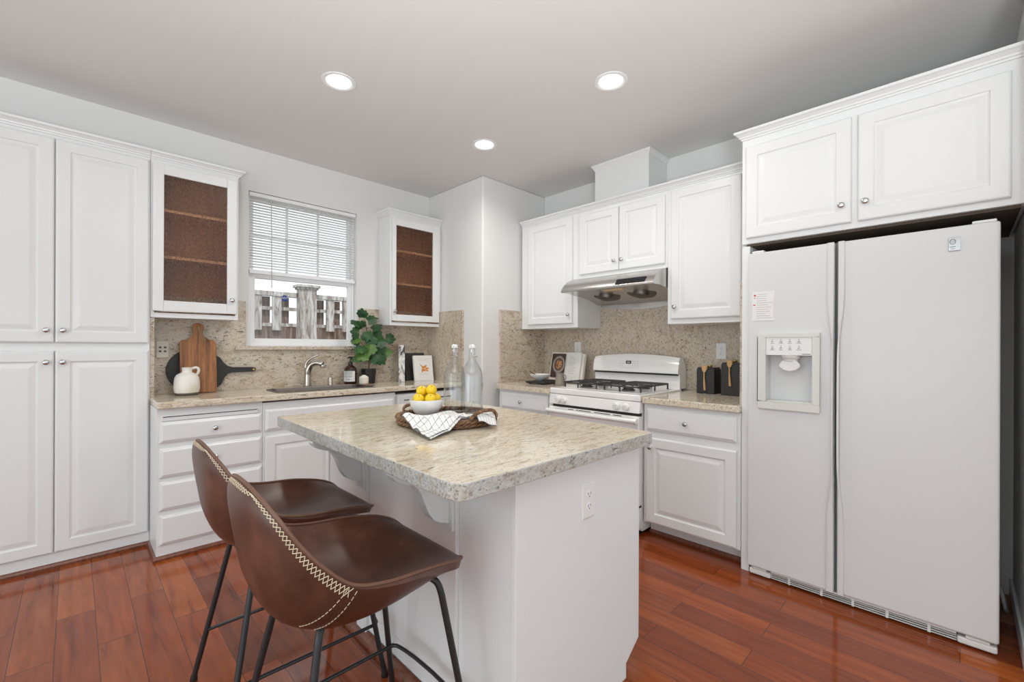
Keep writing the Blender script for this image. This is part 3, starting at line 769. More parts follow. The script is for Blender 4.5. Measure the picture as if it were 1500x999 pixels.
MB().box(.068, .115, -.0022, -.001, .030, .054).build('clock_display', PANEL, CP)
text_obj('12:00', .015, 'clock_digits', LED, CP, (.091, -.0024, .042), (PI/2, 0, 0), .0002) if False else MB().box(.078, .106, -.0026, -.0022, .037, .046).build('clock_digits', INKL, CP)
mb = MB()
for r_ in range(3):
    for xx in (.016, .040, .130, .150, .170): mb.box(xx-.005, xx+.005, -.0016, -.001, .012+r_*.018, .0155+r_*.018)
mb.build('pad_print', INKL, CP)
# grates and burners
def grate(x0, x1):
    y0, y1, z = .075, .525, .966; mb = MB(); r = .0062
    q = [(x0, y0+.03), (x0+.012, y0), (x1-.012, y0), (x1, y0+.03), (x1, y1-.03), (x1-.012, y1), (x0+.012, y1), (x0, y1-.03)]
    mb.tube([(a, b, z) for a, b in q], r, 6, closed=True)
    for yy in (y0+.115, (y0+y1)/2, y1-.115):
        mb.tube([(x0, yy, z), ((x0+x1)/2, yy, z+.004), (x1, yy, z)], r*.9, 6)
    for yy in (y0+.115, y1-.115):
        xm = (x0+x1)/2; mb.tube([(xm, yy-.112, z), (xm, yy-.04, z+.003)], r*.9, 6); mb.tube([(xm, yy+.04, z+.003), (xm, yy+.11, z)], r*.9, 6)
    for a, b in ((x0, y0+.03), (x1, y0+.03), (x0, y1-.03), (x1, y1-.03), ((x0+x1)/2, y0), ((x0+x1)/2, y1), (x0, (y0+y1)/2), (x1, (y0+y1)/2)):
        mb.tube([(a, b, z), (a, b, .9285)], r*.95, 6)
    mb.build('grate', IRON, G, smooth=True)
    for yy in (y0+.115, y1-.115):
        MB().lathe([(.046, .9285), (.046, .938), (.036, .940), (.036, .950), (.034, .954), (.0001, .955)], 20, ((x0+x1)/2, yy, 0)).build('burner', IRON, G, smooth=True)
grate(.060, .350); grate(.420, .710)

# ------------------------------------------------------------------ range hood
HD = thing('range_hood', 'stainless steel under-cabinet range hood above the white range', 'range hood', (2.80, 2.272, 1.555), RZ)
HW = .800; t_ = 1.555
prof = [(0, 1.673), (-.003, 1.682), (.0, 1.692), (.035, 1.735), (.085, 1.772), (.14, 1.792), (.19, 1.8035), (.5265, 1.8035), (.5265, 1.605), (.49, 1.603), (.36, 1.640), (.10, 1.675)]
MB().prism([(a, b-t_) for a, b in prof], 0, HW, 'x').build('canopy', STEEL, HD, smooth=True)
MB().prism([(.031, 1.731-t_), (.0, 1.692-t_), (-.0025, 1.693-t_), (.028, 1.733-t_)], .50, .735, 'x').build('control_strip', PANEL, HD)
for xx in (.25, .56):
    m2 = MB(); sl = -.19
    m2.lathe([(.115, 0), (.112, -.006), (.095, -.010), (.060, -.006), (.055, -.030), (.035, -.036), (.0001, -.036)], 24)
    m2.build('fan_grille', SHADESTEEL, HD, smooth=True, loc=(xx, .27, 1.655-t_), rot=(math.radians(-15), 0, 0))
MB().prism([(.07, 1.6785-t_), (.07, 1.674-t_), (.13, 1.666-t_), (.13, 1.6705-t_)], .33, .50, 'x').build('lamp_lens', WARMLENS, HD)
MB().prism([(.02+.76*k/16, 1.602-t_-.052*math.sin(PI*k/16)**.7) for k in range(17)], .5205, .5265, 'y').build('splash_plate', STEEL, HD)

# ------------------------------------------------------------------ island
IS = thing('kitchen_island', 'white kitchen island base with panelled ends under a granite top', 'island', (.885, .878, 0))
IW, IL = .685, 1.30
MB().prism([(0, 0), (IW-.095, 0), (IW-.095, .055), (IW-.005, .115), (IW-.005, .868), (0, .868)], 0, .018, 'y').build('end_panel', CAB, IS, bevel=.0015)
MB().box(.004, IW-.02, .0185, IL-.019, .115, .868).build('body', CAB, IS, bevel=.002)
MB().box(.004, IW-.096, .0185, IL-.019, 0, .1145).build('toe_kick', CAB, IS)
MB().prism([(0, 0), (IW-.095, 0), (IW-.095, .055), (IW-.005, .115), (IW-.005, .868), (0, .868)], IL-.018, IL, 'y').build('end_panel', CAB, IS, bevel=.0015)
for a, b in ((.262, .347), (.875, .960)): MB().box(-.010, .0038, a, b, .03, .866).build('stile', CAB, IS, bevel=.002)
for k, yy in enumerate((.282, .895)):
    cp = [(-.0105, .866), (-.212, .866), (-.213, .858), (-.206, .846), (-.192, .835), (-.170, .826), (-.145, .818), (-.128, .805), (-.114, .782), (-.102, .750), (-.088, .718), (-.070, .694), (-.048, .680), (-.022, .672), (-.018, .668), (-.0105, .668)]
    c = MB().prism([(a-.010, b) for a, b in cp], yy, yy+.045, 'y').build('corbel', CAB, IS, bevel=.002)
    MB().box(-.0200, -.0102, yy-.014, yy+.059, .643, .865).build('corbel_plate', CAB, c, bevel=.002)
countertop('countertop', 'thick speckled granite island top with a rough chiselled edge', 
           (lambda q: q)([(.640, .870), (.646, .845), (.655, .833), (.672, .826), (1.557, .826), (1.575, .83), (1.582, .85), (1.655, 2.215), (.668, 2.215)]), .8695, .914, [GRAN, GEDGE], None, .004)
IO = thing('power_outlet', 'white duplex outlet on the end of the island', 'outlet', (1.226, .878, .727))
def outlet(root, plate_mat, mat2, w_=.072, h_=.116):
    MB().rings(w_, h_, [(0, 0), (0, -.003), (.003, -.0055)]).build('cover_plate', plate_mat, root, loc=(-w_/2, -.0004, -h_/2))
    for s in (-1, 1):
        r_ = MB().lathe([(.0001, .0075), (.0135, .0075), (.0145, .0058)], 18, (0, 0, s*.0195), '-y').build('receptacle', mat2, root, smooth=True)
        m3 = MB(); m3.box(-.0075, -.0055, -.0082, -.0074, s*.0195+.000, s*.0195+.008); m3.box(.0055, .0075, -.0082, -.0074, s*.0195+.000, s*.0195+.008); m3.lathe([(.0001, .0082), (.0026, .0082)], 8, (0, 0, s*.0195-.006), '-y')
        m3.build('slots', SLOT, r_)
outlet(IO, PLAST, VINYL)
o_ = thing('power_outlet', 'white outlet on the splash above the tall black canister', 'outlet', (XR-.0212, 1.218, 1.212), RZ); outlet(o_, PLAST, VINYL)
o_ = thing('power_outlet', 'pale outlet on the splash behind the open cookbook', 'outlet', (XR-.0212, 2.50, 1.225), RZ); outlet(o_, PLAST, VINYL)
o_ = thing('wall_plate', 'ivory four-port wall plate beside the round black board', 'wall plate', (.421, YW-.0208, 1.212))
MB().rings(.068, .114, [(0, 0), (0, -.003), (.003, -.0055)]).build('cover_plate', CREAM, o_, loc=(-.034, -.0004, -.057))
mb = MB()
for sx_ in (-1, 1):
    for sz_ in (-1, 1): mb.box(sx_*.013-.006, sx_*.013+.006, -.0072, -.0056, sz_*.013-.0055, sz_*.013+.0055)
mb.build('ports', SLOT, o_)

# ------------------------------------------------------------------ ceiling downlights
def downlight(label, x, y):
    c = thing('ceiling_light', label, 'ceiling light', (x, y, ZC), 0, 'recessed ceiling lights')
    MB().lathe([(.092, -.0005), (.092, -.004), (.080, -.007), (.072, -.004), (.066, -.001)], 36).build('trim_ring', VINYL, c, smooth=True)
    MB().lathe([(.066, -.0015), (.0001, -.0012)], 32).build('lens', LAMP, c)
    l = bpy.data.lights.new('downlight', 'AREA'); l.shape = 'DISK'; l.size = .13; l.energy = 6.5; l.color = (1, .965, .91); l.spread = math.radians(150)
    lo = bpy.data.objects.new('bulb', l); COL.objects.link(lo); lo.parent = c; lo.location = (0, 0, -.012)
downlight('round recessed ceiling light above the left end of the island, nearest the pantry', 1.06, 2.47)
downlight('round recessed ceiling light nearest the fridge cabinet', 2.14, 1.385)
downlight('smallest-looking round recessed ceiling light, nearest the pillar', 2.155, 2.48)

# ------------------------------------------------------------------ bar stools
def make_stool(label, loc):
    root = thing('bar_stool', label, 'stool', loc, 0, 'leather stools at the island')
    mid = [(-.278, .922), (-.268, .85), (-.248, .765), (-.218, .685), (-.163, .622), (-.06, .600), (.06, .604), (.16, .624), (.218, .634), (.248, .624), (.263, .606)]
    rim = [(-.275, .090, .914), (-.252, .165, .872), (-.215, .205, .808), (-.170, .226, .752), (-.112, .237, .702), (-.03, .241, .681), (.075, .239, .672), (.145, .230, .661), (.196, .220, .649), (.233, .186, .634), (.252, .124, .606)]
    ns = 5; M = crom([(a, 0, b) for a, b in mid], ns); Rm = crom(rim, ns); S = len(M); T = 14
    def pt(i, t, off=0):
        m_, r_ = M[i], Rm[i]; q = abs(t)**2.3
        return Vector((m_.x+(r_.x-m_.x)*q, r_.y*t*(1.0), m_.z+(r_.z-m_.z)*q))
    def nrm(i, t):
        i0, i1 = max(i-1, 0), min(i+1, S-1)
        a = pt(i1, t)-pt(i0, t); b = pt(i, min(t+.03, 1))-pt(i, max(t-.03, -1)); return a.cross(b).normalized()*NS[0]
    NS = [1]
    if nrm(S//2, 0).z > 0: NS[0] = -1                       # outward: down at the seat, backwards at the back
    def thick(i, t):
        q = i/(S-1); e = (1-abs(t)**9)*(1-.8*math.exp(-i/2.0))
        mid_ = .010 + .040*math.exp(-((q-.45)/.20)**2)      # padding is fullest where back meets seat
        fr_ = min(1, max(0, (i-4*ns)/(3.0*ns)))            # the seat rim is thicker than the back rim
        return .006 + .016*fr_ + .010*e*(1-fr_) + mid_*(1-abs(t)**3.5)*(1-.9*math.exp(-i/3.0))
    def outp(i, t): return pt(i, t) + nrm(i, t)*(thick(i, t)+.0006)
    mb = MB(); v = []; f = []; n = 2*T+1
    for i in range(S):
        for k in range(-T, T+1): v.append(pt(i, k/T))
    for i in range(S):
        for k in range(-T, T+1): v.append(pt(i, k/T)+nrm(i, k/T)*thick(i, k/T))
    O_ = S*n
    for i in range(S-1):
        for k in range(n-1):
            f.append((i*n+k, i*n+k+1, (i+1)*n+k+1, (i+1)*n+k)); f.append((O_+i*n+k, O_+(i+1)*n+k, O_+(i+1)*n+k+1, O_+i*n+k+1))
        f.append((i*n, (i+1)*n, O_+(i+1)*n, O_+i*n)); f.append((i*n+n-1, O_+i*n+n-1, O_+(i+1)*n+n-1, (i+1)*n+n-1))
    for k in range(n-1):
        f.append((k, O_+k, O_+k+1, k+1)); q = (S-1)*n; f.append((q+k, q+k+1, O_+q+k+1, O_+q+k))
    mb.add(v, f)
    sh = mb.build('seat_shell', LEATH, root, smooth=True)
    bv = sh.modifiers.new('b', 'BEVEL'); bv.width = .0025; bv.segments = 2; bv.limit_method = 'ANGLE'; bv.angle_limit = math.radians(50)
    # inner piping along the rim
    loop = [pt(i, 1)for i in range(S)] + [pt(S-1, k/T) for k in range(T-1, -T-1, -1)] + [pt(i, -1) for i in range(S-2, -1, -1)] + [pt(0, k/T) for k in range(-T+1, T)]
    MB().tube([p+Vector((0, 0, .0)) for p in loop], .0045, 8, closed=True).build('edge_piping', PIPE, sh, smooth=True)
    # stitching on the outside of the back, X by X, and a double seam down each side
    mb = MB(); NT = 4*ns+1
    edge_a, edge_b = [], []
    for s_ in (1, -1):
        seq = list(range(NT-1, -1, -1))
        A = [outp(i, s_*.999) for i in seq]; Bq = [outp(i, s_*.945) for i in seq]
        def resamp(L, cnt):
            d = [0]
            for a, b in zip(L, L[1:]): d.append(d[-1]+(b-a).length)
            out = []; 
            for q in range(cnt):
                x_ = d[-1]*q/(cnt-1); j_ = 0
                while j_ < len(d)-2 and d[j_+1] < x_: j_ += 1
                t = (x_-d[j_])/max(d[j_+1]-d[j_], 1e-9); out.append(L[j_].lerp(L[j_+1], t))
            return out
        cnt = 30; A = resamp(A, cnt); Bq = resamp(Bq, cnt)
        for q in range(cnt-1):
            mb.tube([A[q], Bq[q+1]], .0011, 4); mb.tube([Bq[q], A[q+1]], .0011, 4)
        i_n = 4*ns
        for di in (-.35, .35):
            L = []
            for q in range(15):
                t = s_*(.99-.50*q/14); i_f = i_n+di*2-1.6*q/14*0
                i0 = int(i_f); fr_ = i_f-i0
                L.append(outp(i0, t).lerp(outp(i0+1, t), fr_))
            for q in range(0, 14): 
                mb.tube([L[q].lerp(L[q+1], .1), L[q].lerp(L[q+1], .75)], .0010, 4)
    # across the top of the back
    A = [outp(0, k/14) for k in range(-14, 15, 2)]; Bq = [outp(1, k/14*.97) for k in range(-14, 15, 2)]
    for q in range(len(A)-1): mb.tube([A[q], Bq[q+1]], .0011, 4); mb.tube([Bq[q], A[q+1]], .0011, 4)
    mb.build('stitching', STITCH, sh)
    # frame
    R = .0095
    zt = .578
    tops = {}
    for sx_, tx, ty, fx, fy, z_ in ((-1, -.135, .118, -.257, .237, .588), (1, .150, .150, .257, .237, .604)):
        for s_ in (-1, 1):
            path = [(tx+.02*-sx_, ty*.55*s_, z_-.010), (tx, ty*s_, z_-.012), (tx+sx_*.014, (ty+.018)*s_, z_-.028), (tx+sx_*.022, (ty+.026)*s_, z_-.060), (fx, fy*s_, .012)]
            pth = crom(path[:4], 4)[:-1] + [Vector(path[3]), Vector(path[4])]
            l = MB().tube(pth, R, 10).build('leg', BLACKM, root, smooth=True)
            MB().lathe([(.0001, 0), (.0115, 0), (.0125, .006), (.0105, .020), (.0001, .021)], 12, (fx, fy*s_, 0)).build('foot_cap', BLACKP, l, smooth=True)
    # mounting bars under the seat
    MB().tube([(-.115, -.07, .577), (-.115, .07, .577)], R, 8).build('seat_support', BLACKM, root, smooth=True)
    MB().tube([(.13, -.09, .593), (.13, .09, .593)], R, 8).build('seat_support', BLACKM, root, smooth=True)
    z_ = .19
    def legx(front, z):
        if front: t = (.544-z)/.532; return .172+(.257-.172)*t, .176+(.237-.176)*t
        t = (.528-z)/.516; return -.157-(.257-.157)*t, .144+(.237-.144)*t
    rx, ry = legx(False, z_); fx, fy = legx(True, z_)
    R2 = .0062
    pth = [(rx, ry-.006, z_), (fx-.03, fy-.012, z_), (fx+.004, fy-.014, z_), (fx+.020, fy-.032, z_), (fx+.030, fy*.5, z_), (fx+.034, 0, z_)]
    half = crom(pth, 6); full = half + [Vector((p.x, -p.y, p.z)) for p in reversed(half[:-1])]
    MB().tube(full, R2, 8).build('footrest', BLACKM, root, smooth=True)
    return root
make_stool('brown leather bar stool with black legs behind, nearer the pantry', (.577, 1.755, 0))
make_stool('brown leather bar stool with black legs in front, nearest the camera', (.562, 1.195, 0))

# ------------------------------------------------------------------ things on the window counter
ZT = .9145
# round black board leaning on the splash
lean = lambda h, d: -math.atan2(d, h)
BB = thing('round_board', 'round black serving board with long handle leaning on the splash', 'cutting board', (.595, 3.712, ZT+.002))
out = []
for k in range(41):
    a = math.radians(-32+ (360-64-0)*k/40 + 64*0) if False else math.radians(55 + (360-110)*k/40)
    out.append((.158*math.cos(a), .152+.150*math.sin(a)))
top_j = [(.115, .262), (.150, .235), (.172, .200), (.195, .176), (.225, .166), (.36, .163), (.375, .157), (.38, .146), (.375, .135), (.36, .129), (.225, .128), (.195, .120), (.176, .095), (.155, .045), (.125, .020)]
out = [(.158*math.cos(math.radians(a)), .152+.150*math.sin(math.radians(a))) for a in range(55, 306, 8)]
poly = out + list(reversed(top_j))
MB().prism(poly, -.008, .008, 'y').build('board', BLACKW, BB, bevel=.003, rot=(lean(.3, .018), 0, 0))
MB().lathe([(.004, .0088), (.0075, .0095), (.0085, .0088)], 12, (.362, 0, .146), '-y').build('hanging_ring', GOLD, BB, rot=(lean(.3, .018), 0, 0))
# wooden paddle board
PB = thing('cutting_board', 'brown wooden paddle board with twine on its handle, in front of the round black board', 'cutting board', (.609, 3.652, ZT+.002))
poly = [(-.103, 0), (.103, 0), (.104, .34), (.098, .352), (.060, .366), (.036, .385), (.028, .405), (.026, .418), (.033, .436), (.034, .452), (.026, .468), (.012, .478), (-.012, .478), (-.026, .468), (-.034, .452), (-.033, .436), (-.026, .418), (-.028, .405), (-.036, .385), (-.060, .366), (-.098, .352), (-.104, .34)]
rl = (lean(.48, .050), 0, 0)
MB().prism(poly, -.010, .010, 'y').build('board', BOARD, PB, bevel=.003, rot=rl)
TW = mat('twine', (.42, .30, .17), .8)
mb = MB(); mb.tube([(.0, -.012, .452), (.012, -.014, .43), (.024, -.014, .40), (.034, -.013, .372), (.038, -.013, .345)], .0022, 6); mb.tube([(.0, -.012, .452), (.005, -.014, .42), (.018, -.014, .385), (.030, -.013, .350)], .0018, 6); mb.ball((.036, -.014, .362), .006, .005, .006, 8, 6)
mb.build('twine_loop', TW, PB, smooth=True, rot=rl)
# jug
JG = thing('ceramic_jug', 'small cream ceramic jug with loop handle in front of the boards', 'jug', (.528, 3.562, ZT))
mb = MB(); mb.lathe([(.0001, .012), (.058, .012), (.066, .018), (.071, .045), (.070, .085), (.066, .115), (.056, .133), (.040, .143), (.029, .148), (.027, .156), (.028, .172), (.031, .178), (.026, .180), (.022, .172), (.021, .150), (.0001, .148)], 32)
mb.build('body', JUG, JG, smooth=True)
MB().lathe([(.0001, 0), (.060, 0), (.064, .006), (.062, .0125), (.0001, .0125)], 32).build('base', STONE, JG, smooth=True)
MB().tube(crom([(.026, 0, .172), (.050, 0, .178), (.063, 0, .166), (.062, 0, .148), (.054, 0, .132)], 5), [.0085]*21, 8).build('handle', JUG, JG, smooth=True)
# faucet
FA = thing('kitchen_faucet', 'chrome single-lever kitchen faucet behind the sink', 'faucet', (1.325, 3.655, ZT))
mb = MB(); mb.lathe([(.0001, 0), (.034, 0), (.034, .006), (.029, .010), (.027, .04), (.025, .12), (.0001, .121)], 24); 
mb.tube(crom([(0, 0, .09), (.003, -.004, .135), (.022, -.022, .175), (.055, -.055, .190), (.085, -.085, .178)], 5), [.025, .0255, .026, .0265, .027, .0265, .026, .0255, .025, .0245, .024, .024, .0238, .0235, .0235, .0235, .023, .023, .023, .023, .021], 16)
mb.build('spout', NICKEL, FA, smooth=True)
MB().lathe([(.0001, 0), (.019, 0), (.021, .006), (.021, .022), (.0001, .023)], 16).build('spray_head', CHROME, FA, smooth=True, loc=(.088, -.088, .150), rot=(0, 0, 0))
MB().tube(crom([(-.012, .010, .125), (-.008, .008, .185), (.022, -.010, .225), (.070, -.045, .252)], 5), [.012]*4+[.010]*6+[.008]*6, 10).build('lever', NICKEL, FA, smooth=True)
tag(MB().lathe([(.0001, 0), (.020, 0), (.0205, .004), (.019, .006), (.019, .058), (.016, .066), (.0001, .067)], 20).build('air_gap_cap', NICKEL, smooth=True, loc=(1.508, 3.66, ZT)), 'short metal air gap cap on the counter right of the faucet', 'air gap')
# soap bottle
SO = thing('soap_bottle', 'amber glass soap pump bottle with white label beside the faucet', 'bottle', (1.668, 3.635, ZT))
MB().lathe([(.0001, 0), (.048, 0), (.051, .005), (.051, .118), (.047, .136), (.034, .152), (.020, .160), (.017, .170), (.0001, .170)], 28).build('bottle', AMBER, SO, smooth=True)
mb = MB(); v = []; n = 20
for k in range(n+1):
    a = math.radians(-200+130*k/n); v += [(.0514*math.cos(a), .0514*math.sin(a), .026), (.0514*math.cos(a), .0514*math.sin(a), .114)]
mb.add(v, [(2*k, 2*k+2, 2*k+3, 2*k+1) for k in range(n)]); LB = mb.build('label', PAPER, SO, smooth=True)
def on_cyl(mb, r, a0, a1, z0, z1, n=8):
    v = []
    for k in range(n+1):
        a = math.radians(a0+(a1-a0)*k/n); v += [(r*math.cos(a), r*math.sin(a), z0), (r*math.cos(a), r*math.sin(a), z1)]
    mb.add(v, [(2*k, 2*k+2, 2*k+3, 2*k+1) for k in range(n)])
mb = MB()
for z_, a0, a1, h_ in ((.104, -180, -95, .0045), (.097, -172, -100, .0022), (.090, -180, -92, .0022), (.083, -180, -98, .0022), (.076, -176, -104, .0022), (.069, -180, -92, .0022), (.062, -178, -100, .0022)):
    on_cyl(mb, .0517, a0, a1, z_, z_+h_)
for a0 in (-158, -148, -136, -127): on_cyl(mb, .0517, a0, a0+3.5, .034, .053, 2)
on_cyl(mb, .0517, -150, -142, .050, .053, 3); on_cyl(mb, .0517, -118, -104, .042, .045, 3)
mb.build('label_print', INKD, LB)
mb = MB(); mb.lathe([(.0001, .170), (.019, .170), (.019, .186), (.010, .190), (.006, .194), (.005, .222), (.0001, .222)], 18); mb.lathe([(.0001, .220), (.014, .221), (.015, .230), (.008, .235), (.0001, .235)], 14)
mb.tube([(0, 0, .228), (-.02, -.012, .229), (-.033, -.02, .222)], .005, 8); mb.build('pump', BLACKP, SO, smooth=True)
# candle
CN = thing('pillar_candle', 'short white pillar candle in front of the plant pot', 'candle', (1.752, 3.560, ZT))
MB().lathe([(.0001, 0), (.055, 0), (.056, .003), (.05, .005), (.0001, .005)], 28).build('saucer', BOARD, CN, smooth=True)
MB().lathe([(.0001, .0055), (.037, .0055), (.0385, .008), (.0385, .060), (.034, .064), (.012, .078), (.0001, .080)], 28).build('wax', WAX, CN, smooth=True)
MB().tube([(0, 0, .078), (.001, 0, .094)], .0012, 5).build('wick', INKD, CN)
# plant
PL = thing('potted_plant', 'leafy green plant in a black pot right of the window', 'plant', (1.838, 3.645, ZT))
mb = MB(); mb.lathe([(.0001, 0), (.050, 0), (.054, .004), (.063, .116), (.066, .118), (.066, .124), (.060, .124), (.058, .108), (.0001, .108)], 28); mb.build('pot', BLACKP, PL, smooth=True)
MB().lathe([(.0001, .112), (.059, .109)], 20).build('soil', SOIL, PL)
rnd = random.Random(11)
def leaf(c, d, size, roll=0):
    # maple-like lobed leaf: d = outward direction of its blade, faces roughly the room
    d = Vector(d).normalized(); face = Vector((-.62+.35*rnd.uniform(-1, 1), -.70+.3*rnd.uniform(-1, 1), .35+.3*rnd.uniform(-1, 1))).normalized()
    s_ = d.cross(face).normalized(); face = s_.cross(d).normalized()
    hs = [(.14, .02), (.34, .0), (.46, .10), (.45, .24), (.58, .36), (.60, .50), (.47, .58), (.46, .74), (.34, .82), (.22, .78), (.13, .95)]; sh = [(0, .06)] + hs + [(0, 1.04)] + [(-a, b) for a, b in reversed(hs)]
    v = [Vector(c)+d*.42*size+face*.0]; 
    for a, b in sh:
        q = Vector(c)+d*b*size+s_*a*size - face*(abs(a)*.22+ (b-.42)**2*.3)*size
        v.append(q)
    return v, [(0, k, k+1) for k in range(1, len(sh))] + [(0, len(sh), 1)]
leafmb = []; stem = MB()
trunk = crom([(0, 0, .10), (.004, 0, .17), (-.006, -.004, .26), (.0, 0, .36), (-.02, 0, .46), (-.045, -.005, .56)], 5)
stem.tube(trunk, [.0075-.005*i/(len(trunk)-1) for i in range(len(trunk))], 7)
stem.tube(crom([(.004, 0, .165), (.03, -.01, .22), (.045, -.01, .27)], 4), .004, 6)
stem.tube(crom([(.0, 0, .27), (-.05, -.01, .32), (-.09, -.01, .37)], 4), .003, 6)
stem.tube(crom([(.01, 0, .29), (.10, -.01, .36), (.17, -.005, .40)], 4), .0022, 6)
stem.tube(crom([(.03, -.01, .24), (.09, -.01, .27), (.13, -.005, .275)], 4), .0022, 6)
stem.build('stem', STEM, PL, smooth=True)
spots = [(-.055, .01, .565, -.2, .7, .085), (-.02, -.01, .545, .9, .3, .090), (-.085, 0, .53, -.9, -.1, .085), (-.09, -.02, .43, -1, .2, .090), (-.10, -.01, .40, -.8, -.6, .085),
         (.02, -.01, .475, .9, .5, .095), (.03, 0, .44, .9, -.4, .100), (-.03, -.02, .455, -.2, -1, .095), (-.06, -.015, .475, -.7, .6, .085),
         (.05, -.015, .36, .8, .1, .105), (.06, -.02, .33, .7, -.7, .100), (.0, -.03, .345, -.3, -1, .105), (-.06, -.025, .33, -.7, -.5, .100), (-.085, -.01, .37, -1, 0, .080),
         (-.04, -.03, .27, -.8, -.5, .105), (-.09, -.02, .235, -.9, -.4, .085), (.02, -.02, .25, .2, -1, .085), (.055, -.01, .255, .9, -.1, .100), (.085, -.01, .235, .6, -.8, .090),
         (.16, -.005, .40, 1, -.15, .090), (.13, -.005, .275, 1, 0, .085), (.0, -.02, .40, .3, -.8, .085)]
spots = spots[:]
for (x_, y_, z_, dx, dz, sz) in spots:
    v, f = leaf((x_, y_, z_), (dx, -.25, dz), sz*1.05)
    o = MB().add(v, f).build('leaf', LEAF2 if (x_, z_) in ((-.10, .40), (-.04, .27), (.0, .345), (.13, .275)) else LEAF, PL, smooth=False); sd = o.modifiers.new('s', 'SOLIDIFY'); sd.thickness = .0012
# books standing in the corner
def book(label, loc, w_, t__, h_, rz, ry, cover, name='book', lean_x=0, extra=None):
    b = thing(name, label, 'book', loc, rz, 'books standing in the corner'); R_ = (lean_x, ry, 0)
    mb = MB(); mb.box(0, w_, 0, .003, 0, h_); mb.box(0, w_, t__-.003, t__, 0, h_); mb.box(0, .004, .003, t__-.003, 0, h_)
    mb.build('cover', cover, b, rot=R_, bevel=.001)
    MB().box(.0042, w_-.004, .0032, t__-.0032, .004, h_-.004).build('pages', PAGE, b, rot=R_)
    if extra: extra(b, R_)
    return b
MARB = mat('marbled_cover', rough=.4)
g = noise(MARB, mapped(MARB, (4, 4, 3)), 4, 4, .5, 1)
lk(MARB, ramp(MARB, g.outputs[0], [(.42, (.78, .76, .73)), (.52, (.55, .54, .53)), (.58, (.06, .06, .06))]).outputs[0], bsdf(MARB).inputs['Base Color'])
book('tall black-and-white photo cover book with pale spine turned to the room', (2.155, 3.575, ZT), .15, .055, .335, math.radians(62), 0, MARB, lean_x=0,
     extra=lambda b, R_: None)
DKB = mat('dark_cover', (.035, .033, .032), .5)
book('dark brown-black book leaning behind the white floral book', (2.23, 3.668, ZT), .215, .03, .262, 0, 0, DKB, lean_x=lean(.262, .035))
def floral(b, R_):
    rr_ = random.Random(5); mb = MB(); cx, cz = .102, .112
    for k in range(11):
        a = 2*PI*k/11+rr_.uniform(-.2, .2); L = rr_.uniform(.026, .046); wd = rr_.uniform(.006, .010)
        ox, oz = cx+.012*math.cos(a*2), cz+.010*math.sin(a*3); d_, n_ = (math.cos(a), math.sin(a)), (-math.sin(a), math.cos(a))
        mb.prism([(ox+d_[0]*L*p+n_[0]*wd*q, oz+d_[1]*L*p+n_[1]*wd*q) for p, q in ((0, .3), (.35, 1), (.7, .9), (1, .1), (.75, -.8), (.4, -1), (0, -.3))], -.0012-.00004*k, -.0002, 'y')
    mb.prism([(.075, .135), (.06, .158), (.064, .16), (.082, .14)], -.0012, -.0002, 'y')
    mb.build('flower_print', ORANGE, b, rot=R_)
    m2 = MB(); 
    for z_, a, c in ((.205, .04, .16), (.192, .055, .145), (.066, .05, .15), (.056, .06, .14)): m2.box(a, c, -.0010, -.0002, z_, z_+.003)
    m2.build('title_lines', mat('pale_print', (.58, .56, .53), .6), b, rot=R_)
book('small white book with an orange flower on its cover, right of the dark book', (2.262, 3.57, ZT), .198, .022, .240, math.radians(-4), math.radians(-4.5)*0, PAPER, lean_x=lean(.24, .040), extra=floral)

# ------------------------------------------------------------------ things left of the range
tb = tag(MB().box(-.15, .15, -.10, .10, 0, .018).build('serving_board', BLACKW, bevel=.004, loc=(2.985, 2.60, ZT+.006), rot=(0, 0, math.radians(4))), 'low black wooden serving board on the counter left of the range', 'serving board')
tb['label'] = 'low black wooden serving board carrying a white bowl, left of the range'
bm_ = MB()
for a in (-.12, .12):
    for b in (-.07, .07): bm_.box(a-.012, a+.012, b-.012, b+.012, -.006, -.0002)
bm_.build('board_foot', BLACKW, tb)
BW = thing('serving_bowl', 'wide shallow white bowl on the black serving board', 'bowl', (2.955, 2.635, ZT+.0245))
MB().lathe([(.0001, .002), (.030, .0), (.034, .003), (.060, .018), (.088, .042), (.094, .055), (.091, .056), (.083, .044), (.056, .022), (.030, .008), (.0001, .007)], 36).build('bowl', CERAM, BW, smooth=True)
SP = tag(MB().tube(crom([(0, 0, 0), (-.03, .05, .03), (-.055, .10, .062)], 4), [.006, .005, .005, .005, .004, .004, .004, .004, .005], 8).build('serving_spoon', mat('dark_spoon', (.06, .035, .02), .5), smooth=True, loc=(2.965, 2.62, ZT+.043)), 'dark wooden spoon resting in the wide white bowl', 'spoon')
# cookbook on easel behind
CB = thing('open_cookbook', 'open cookbook with a food photo page propped against the splash', 'book', (3.21, 2.545, ZT+.010), RZ)
def page(mb, x0, z0, w_, h_, a, skew, y0=0.0, t=.004):
    # slightly turned leaf, leaning back
    ca, sa = math.cos(a), math.sin(a); ln = .20
    def P(u, h, o): return (x0+u*ca, y0+u*sa+h*ln+o, z0+h)
    v = [P(0, 0, 0), P(w_, 0, 0), P(w_, h_, 0), P(0, h_, 0), P(0, 0, t), P(w_, 0, t), P(w_, h_, t), P(0, h_, t)]
    return mb.add(v, [(0, 1, 2, 3), (7, 6, 5, 4), (0, 4, 5, 1), (1, 5, 6, 2), (2, 6, 7, 3), (3, 7, 4, 0)])
aL, aR = math.radians(12), math.radians(-12)
mb = MB(); page(mb, -.205, .0, .205, .262, -aL*0-.10, 0, -.0, .014); mb.build('left_page', PAGE, CB)
mb = MB(); page(mb, .0, .0, .175, .262, -.16, 0, -.02, .016); mb.build('right_page', PAPER, CB)
